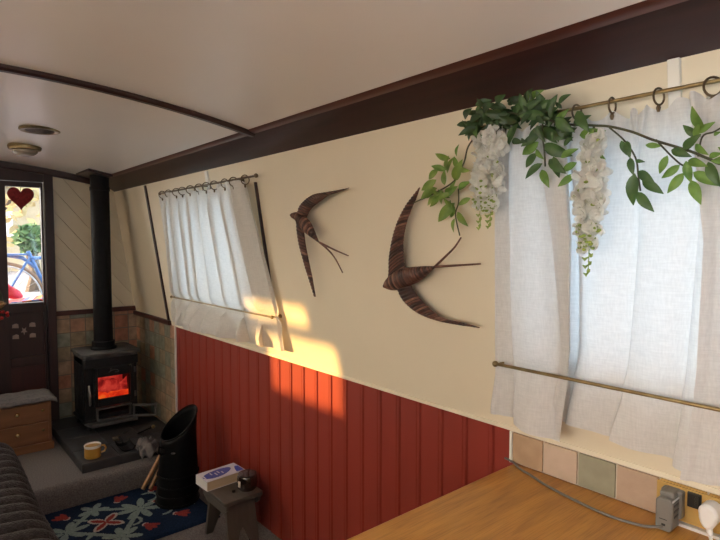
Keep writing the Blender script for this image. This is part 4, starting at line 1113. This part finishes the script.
for k in range(135):
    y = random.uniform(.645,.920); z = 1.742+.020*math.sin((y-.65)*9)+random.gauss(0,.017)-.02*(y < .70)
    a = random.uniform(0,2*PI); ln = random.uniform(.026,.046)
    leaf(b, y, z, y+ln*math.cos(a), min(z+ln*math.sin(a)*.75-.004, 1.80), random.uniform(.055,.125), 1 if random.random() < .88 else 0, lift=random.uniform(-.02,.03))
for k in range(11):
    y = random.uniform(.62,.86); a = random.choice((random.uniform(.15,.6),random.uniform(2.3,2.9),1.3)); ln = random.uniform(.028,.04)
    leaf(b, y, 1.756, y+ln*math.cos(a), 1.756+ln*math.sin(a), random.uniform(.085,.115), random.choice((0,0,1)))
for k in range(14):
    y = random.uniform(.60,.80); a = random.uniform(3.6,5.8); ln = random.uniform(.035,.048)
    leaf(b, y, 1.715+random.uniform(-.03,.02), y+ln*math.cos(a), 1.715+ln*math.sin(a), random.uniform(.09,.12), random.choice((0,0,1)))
mk('leaf_bunch', b, LD, parent=gar)  # darker greens here: the cornice's shade is put into the leaf colour
def vine(pts, off, r=.0022): return [W(y, z, off) for y, z in pts]
b = MB()
for pts, off, r in (([(.895,1.762),(.912,1.742),(.949,1.709),(.967,1.671),(1.005,1.625),(1.076,1.597),(1.178,1.57)],.045,.0023),
                    ([(.997,1.60),(1.001,1.561),(1.016,1.528),(1.007,1.468)],.043,.0022),
                    ([(.900,1.755),(.804,1.765),(.698,1.736),(.641,1.713),(.575,1.699),(.538,1.691),(.494,1.674),(.453,1.652),(.411,1.633),(.382,1.619),(.356,1.604),(.321,1.588),(.2,1.57),(.12,1.56)],.100,.0027),
                    ([(.536,1.688),(.512,1.664),(.497,1.643),(.485,1.617),(.482,1.585),(.479,1.554)],.103,.0018),
                    ([(.446,1.651),(.426,1.625),(.405,1.601),(.394,1.594)],.103,.0018), ([(.373,1.61),(.365,1.645),(.346,1.651),(.332,1.658)],.103,.0016),
                    ([(.569,1.696),(.57,1.655),(.571,1.613)],.103,.0026), ([(.687,1.737),(.692,1.70),(.69,1.663),(.69,1.625)],.100,.002)):
    b.tube(spline(vine(pts, off), 6), r, 7)
mk('vine', b, M['stem'], parent=gar)
def floret(mb, c, s, q_):
    ax = Vector((q_.uniform(-1,-.2), q_.uniform(-1,1), q_.uniform(-.6,.5))).normalized()
    t1 = ax.orthogonal().normalized(); t2 = ax.cross(t1)
    for j in range(3):
        a = 2*PI*j/3+q_.uniform(-.4,.4); d = (t1*math.cos(a)+t2*math.sin(a)); sd = ax.cross(d)
        v = []
        for i in range(4):
            t = i/3; w_ = s*.55*(math.sin(PI*(.18+.72*t)))
            p = Vector(c)+d*s*t+ax*s*(.55*t*t-.15*math.sin(PI*t))
            v += [p-sd*w_+ax*w_*.35, p, p+sd*w_+ax*w_*.35]
        mb.add(v, [(i*3+k,i*3+k+1,(i+1)*3+k+1,(i+1)*3+k) for i in range(3) for k in range(2)])
def raceme(y0, z0, y1, z1, off, wmax, n, seed, budfrac=.30):
    q_ = random.Random(seed); mb = MB(); bud = MB(); stem = MB()
    L_ = z0-z1
    stem.tube([W(y0,z0+.02,off), W((y0+y1)/2,(z0+z1)/2,off), W(y1,z1,off)], [.002,.0016,.0009], 6)
    for k in range(n):
        t = (k+.5)/n*(1-budfrac*.55)
        wd = wmax*(math.sin(PI*min(1,.16+t*.62))**.7)*(1 if t < .55 else max(.3,1-(t-.55)*1.7))
        a = q_.uniform(0,2*PI); r = wd*math.sqrt(q_.uniform(.15,1))
        yy = y0+(y1-y0)*t; zz = z0-L_*t
        dy, do = r*math.cos(a), r*math.sin(a)*.75
        p = W(yy+dy, zz+q_.uniform(-.006,.006), max(off*.45, off+do+.004))
        floret(mb, p, q_.uniform(.016,.0215)*(1 if t < .5 else .8), q_)
        if q_.random() < .12 or t > .62:
            bud.ball((p[0]-.008,p[1]+q_.uniform(-.004,.004),p[2]-.003), .0042, 6, sq=(1,1.2,.8))
    nb = 13
    for k in range(nb):
        t = 1-budfrac+budfrac*k/(nb-1)
        sd = -1 if k % 2 else 1; r = wmax*.48*(1.12-(k/(nb-1)))
        yy = y0+(y1-y0)*t; zz = z0-L_*t
        p0 = W(yy,zz+.004,off); p1 = W(yy+sd*r,zz-.002,off+.006); p2 = W(yy+sd*(r+.005),zz+.003,off+.008)
        bud.tube([p0,p1,p2], [.0012,.0042,.0012], 6)
    o = mk('flower_cluster', mb, M['petal'], parent=gar, smooth='all')
    stem.add(bud.v, bud.f); mk('bud_stalk', stem, M['leaf_bud'], parent=o)
raceme(.876,1.715,.911,1.487,.072,.019,60,1,.46)
raceme(.815,1.722,.856,1.489,.104,.031,120,2,.36)
raceme(.566,1.668,.595,1.378,.112,.031,150,3,.36)

# ------------------------------------------------------------------ outside the door
struct(mk('bow_deck', MB().box((-.9,YF+.06,.3),(1.3,5.19,.4)), M['hull'], smooth=False))
struct(mk('sun_block_board', MB().box((-.35,YF+.07,.40),(-.30,5.19,2.3)), M['hull'], smooth=False))  # unseen board, added to keep direct sun off the door glass
struct(mk('canal_bank', MB().box((-8,5.2,.5),(12,24,.62)), M['pave'], smooth=False))
bi = thing('bicycle', 'bicycle with blue frame standing outside beyond the door glass', 'bicycle', (.64,5.5,.62))
wc = Vector((.64,5.5,.95))
def wheel(c):
    b = MB().tube([(c.x+.318*math.cos(2*PI*k/48),c.y,c.z+.318*math.sin(2*PI*k/48)) for k in range(48)], .014, 8, closed=True)
    o = mk('wheel', b, M['wheel_tan'], parent=bi)
    b = MB().tube([(c.x+.296*math.cos(2*PI*k/48),c.y,c.z+.296*math.sin(2*PI*k/48)) for k in range(48)], .008, 8, closed=True)
    mk('rim', b, M['steel'], parent=o)
    b = MB().tube([(c.x,c.y-.04,c.z),(c.x,c.y+.04,c.z)], .02, 10)
    for k in range(24):
        a = 2*PI*k/24; b.tube([(c.x,c.y+(.02 if k % 2 else -.02),c.z),(c.x+.294*math.cos(a),c.y,c.z+.294*math.sin(a))], .0018, 5, cap=False)
    mk('spokes', b, M['steel'], parent=o)
wheel(wc); wheel(wc+Vector((1.02,0,0)))
b = MB()
for p, q_, r in (((.64,5.46,.95),(.84,5.49,1.30),.010),((.64,5.54,.95),(.84,5.51,1.30),.010),((.84,5.5,1.37),(1.02,5.5,.90),.016),((.84,5.5,1.305),(1.50,5.5,1.34),.016),((1.02,5.5,.90),(1.48,5.5,1.28),.018),((.64,5.46,.95),(1.02,5.48,.90),.010),((.64,5.54,.95),(1.02,5.52,.90),.010),((1.50,5.5,1.40),(1.66,5.5,.95),.014)):
    b.tube([p,q_], r, 10)
mk('frame', b, M['bike_blue'], parent=bi)
b = MB().tube([(.40,5.5,1.26),(.50,5.5,1.32),(.64,5.5,1.345),(.80,5.5,1.31),(.9,5.5,1.22)], .016, 8); b.box((.45,5.42,1.335),(.82,5.58,1.35)); mk('rack', b, M['bike_blue'], parent=bi)
mk('handlebar', MB().tube([(1.50,5.5,1.38),(1.48,5.5,1.46),(1.44,5.3,1.48)], .012, 8), M['steel'], parent=bi)
lk = thing('deck_locker', 'locker on the bow deck outside the door, under a striped blanket', 'locker', (.62,5.0,.4))
mk('box', MB().box((.1,4.75,.40),(1.3,5.19,.975)), M['hull'], parent=lk, smooth=False)
stripes = [mat('blanket_'+n_, c, scale=30, rough=.9) for n_, c in (('orange',(.5,.18,.06)),('blue',(.08,.13,.35)),('cream',(.55,.5,.42)),('red',(.42,.05,.05)),('lilac',(.42,.38,.50)))]
b = MB(); q_ = random.Random(9); x = .28
def bz(x_, y_): return .990+.012*math.sin(9*x_)+.01*math.sin(13*y_+4*x_)
while x < 1.08:
    wd = q_.uniform(.018,.05); mi = q_.randrange(5) if x < .80 else q_.choice((2,4,4,1))
    for j in range(10):
        y0_, y1_ = 4.76+.042*j, 4.76+.042*(j+1)
        b.add([(x+.4*(y0_-4.76),y0_,bz(x,y0_)),(x+wd+.4*(y0_-4.76),y0_,bz(x+wd,y0_)),(x+wd+.4*(y1_-4.76),y1_,bz(x+wd,y1_)),(x+.4*(y1_-4.76),y1_,bz(x,y1_))],[(0,1,2,3)],mi)
    x += wd
tag(mk('striped_blanket', b, stripes, solid=.012), 'striped woven blanket on the locker outside the door', 'blanket')
def bag(u, w):
    a = 2*PI*u; h = w; r = (1-(2*h-1)**4)**.5 if 0 < h < 1 else 0
    return (.635+.075*r*math.cos(a)+.05*(.5-h), 5.0+.08*r*math.sin(a), 1.000+.14*h*(1-.35*math.cos(a)))
tag(mk('red_bag', MB().grid(bag, 24, 14), M['bag_red']), 'pink-red cloth bag on the striped blanket outside the door', 'bag')
def crown(mb, c, r, n, seed, s):
    q_ = random.Random(seed)
    for k in range(n):
        d = Vector((q_.gauss(0,1),q_.gauss(0,1),q_.gauss(0,1))).normalized()*r*q_.uniform(.5,1)
        p = Vector(c)+Vector((d.x,d.y,d.z*1.1)); a = Vector((q_.gauss(0,1),q_.gauss(0,1),q_.gauss(0,1))).normalized()*s; e = a.orthogonal().normalized()*s*.6
        mb.add([p-a,p+e,p+a,p-e],[(0,1,2,3)])
for lab, c, r, m_, sd, n_ in (('autumn tree with yellow leaves seen through the door glass', (1.25,12,2.6), 1.2, 'autumn', 1, 520), ('green bush beyond the towpath seen through the door glass', (1.66,10.5,1.50), .21, 'evergreen', 2, 300),
                         ('autumn tree with thin crown far left behind the door glass', (-.6,16,3.9), 1.3, 'autumn', 3, 1200)):
    t = thing('tree' if 'tree' in lab else 'bush', lab, 'tree' if 'tree' in lab else 'bush', (c[0],c[1],.62))
    b = MB(); crown(b, c, r, n_, sd, .11); mk('foliage', b, M[m_], parent=t, smooth=False)
    b = MB().tube([(c[0],c[1],.60),(c[0]+.05,c[1],c[2]*.6),(c[0],c[1],c[2])], [.12,.09,.03], 8)
    for k in range(6): b.tube([(c[0],c[1],c[2]*.65),(c[0]+r*.7*math.cos(k),c[1]+r*.7*math.sin(k),c[2]+r*.4)], [.04,.012], 6)
    mk('trunk', b, M['bark'], parent=t)
bl = thing('stone_house', 'stone house far behind the trees, seen through the door glass', 'house', (1.0,19,.62))
b = MB().box((-2.5,18,.62),(5,22,3.0)); mk('wall', b, M['stone'], parent=bl, smooth=False)
mk('roof', MB().prism([(-2.7,17.8,3.0),(-2.7,22.2,3.0),(-2.7,20,4.2)], (7.9,0,0)), M['slate'], parent=bl, smooth=False)
for x in (.2,1.8,3.4): mk('window', MB().box((x,17.97,1.6),(x+.6,18.02,2.5)), M['white'], parent=bl, smooth=False)

# ------------------------------------------------------------------ light
w = bpy.data.worlds.new('sky'); sc.world = w; w.use_nodes = True; t = w.node_tree; t.nodes.clear()
out = N(t, 'ShaderNodeOutputWorld'); bg = N(t, 'ShaderNodeBackground'); bg.inputs['Strength'].default_value = 3.6
tc = N(t, 'ShaderNodeTexCoord'); dt = N(t, 'ShaderNodeVectorMath', operation='DOT_PRODUCT'); dt.inputs[1].default_value = (-.86,.43,.17)
L(t, tc, 'Generated', dt, 0)
r = ramp(t, [(.0, (.50,.77,1.0)), (.5, (.86,.93,1.0)), (.75, (1.25,1.22,1.16)), (.9, (3.0,2.85,2.6)), (.965, (5.5,5.1,4.5)), (1.0, (11,9.8,8))])
mr = N(t, 'ShaderNodeMapRange'); mr.inputs['From Min'].default_value = -1; mr.inputs['From Max'].default_value = 1; L(t, dt, 'Value', mr, 'Value'); L(t, mr, 'Result', r, 'Fac')
L(t, r, 'Color', bg, 'Color'); L(t, bg, 0, out, 'Surface')
sun = bpy.data.lights.new('sun', 'SUN'); sun.energy = 10.5; sun.angle = math.radians(1.6); sun.color = (1,.55,.16)
so = bpy.data.objects.new('sun', sun); COL.objects.link(so)
so.rotation_euler = Vector((1,-.5,-.174)).to_track_quat('-Z','Y').to_euler()
def portal(name, p, size, aim):
    l = bpy.data.lights.new(name, 'AREA'); l.shape = 'RECTANGLE'; l.size, l.size_y = size
    l.cycles.is_portal = True
    o = bpy.data.objects.new(name, l); COL.objects.link(o); o.location = p
    o.rotation_euler = Vector(aim).to_track_quat('-Z','Z').to_euler()
for nm, fn, h, sg in (('portal_a',W,H1,-1),('portal_b',W,H2,-1),('portal_c',WL,H3a,1),('portal_d',WL,H4,1),('portal_e',WL,H5,1),('portal_g',WL,H6,1)):
    p = fn((h[0]+h[1])/2,(h[2]+h[3])/2,-.075); portal(nm, p, (h[1]-h[0]+.05,h[3]-h[2]+.05), (sg,0,sg*0-.155))
portal('portal_f', (.2,YB-.08,1.4), (.95,.95), (0,1,0))

# ------------------------------------------------------------------ camera
cam = bpy.data.cameras.new('camera'); co = bpy.data.objects.new('camera', cam); COL.objects.link(co)
cam.sensor_width = 36; cam.lens = 541/720*36; cam.clip_start = .02
co.location = (0,0,1.45); co.rotation_euler = (math.radians(90-2.963), 0, math.radians(-40.213))
sc.camera = co
sc.view_settings.view_transform = 'Standard'; sc.view_settings.look = 'None'; sc.view_settings.gamma = 1; sc.view_settings.exposure = .15
sc.view_settings.use_curve_mapping = False
sc.cycles.max_bounces = 10; sc.cycles.diffuse_bounces = 6; sc.cycles.transmission_bounces = 6; sc.cycles.transparent_max_bounces = 12
sc.cycles.sample_clamp_indirect = 6
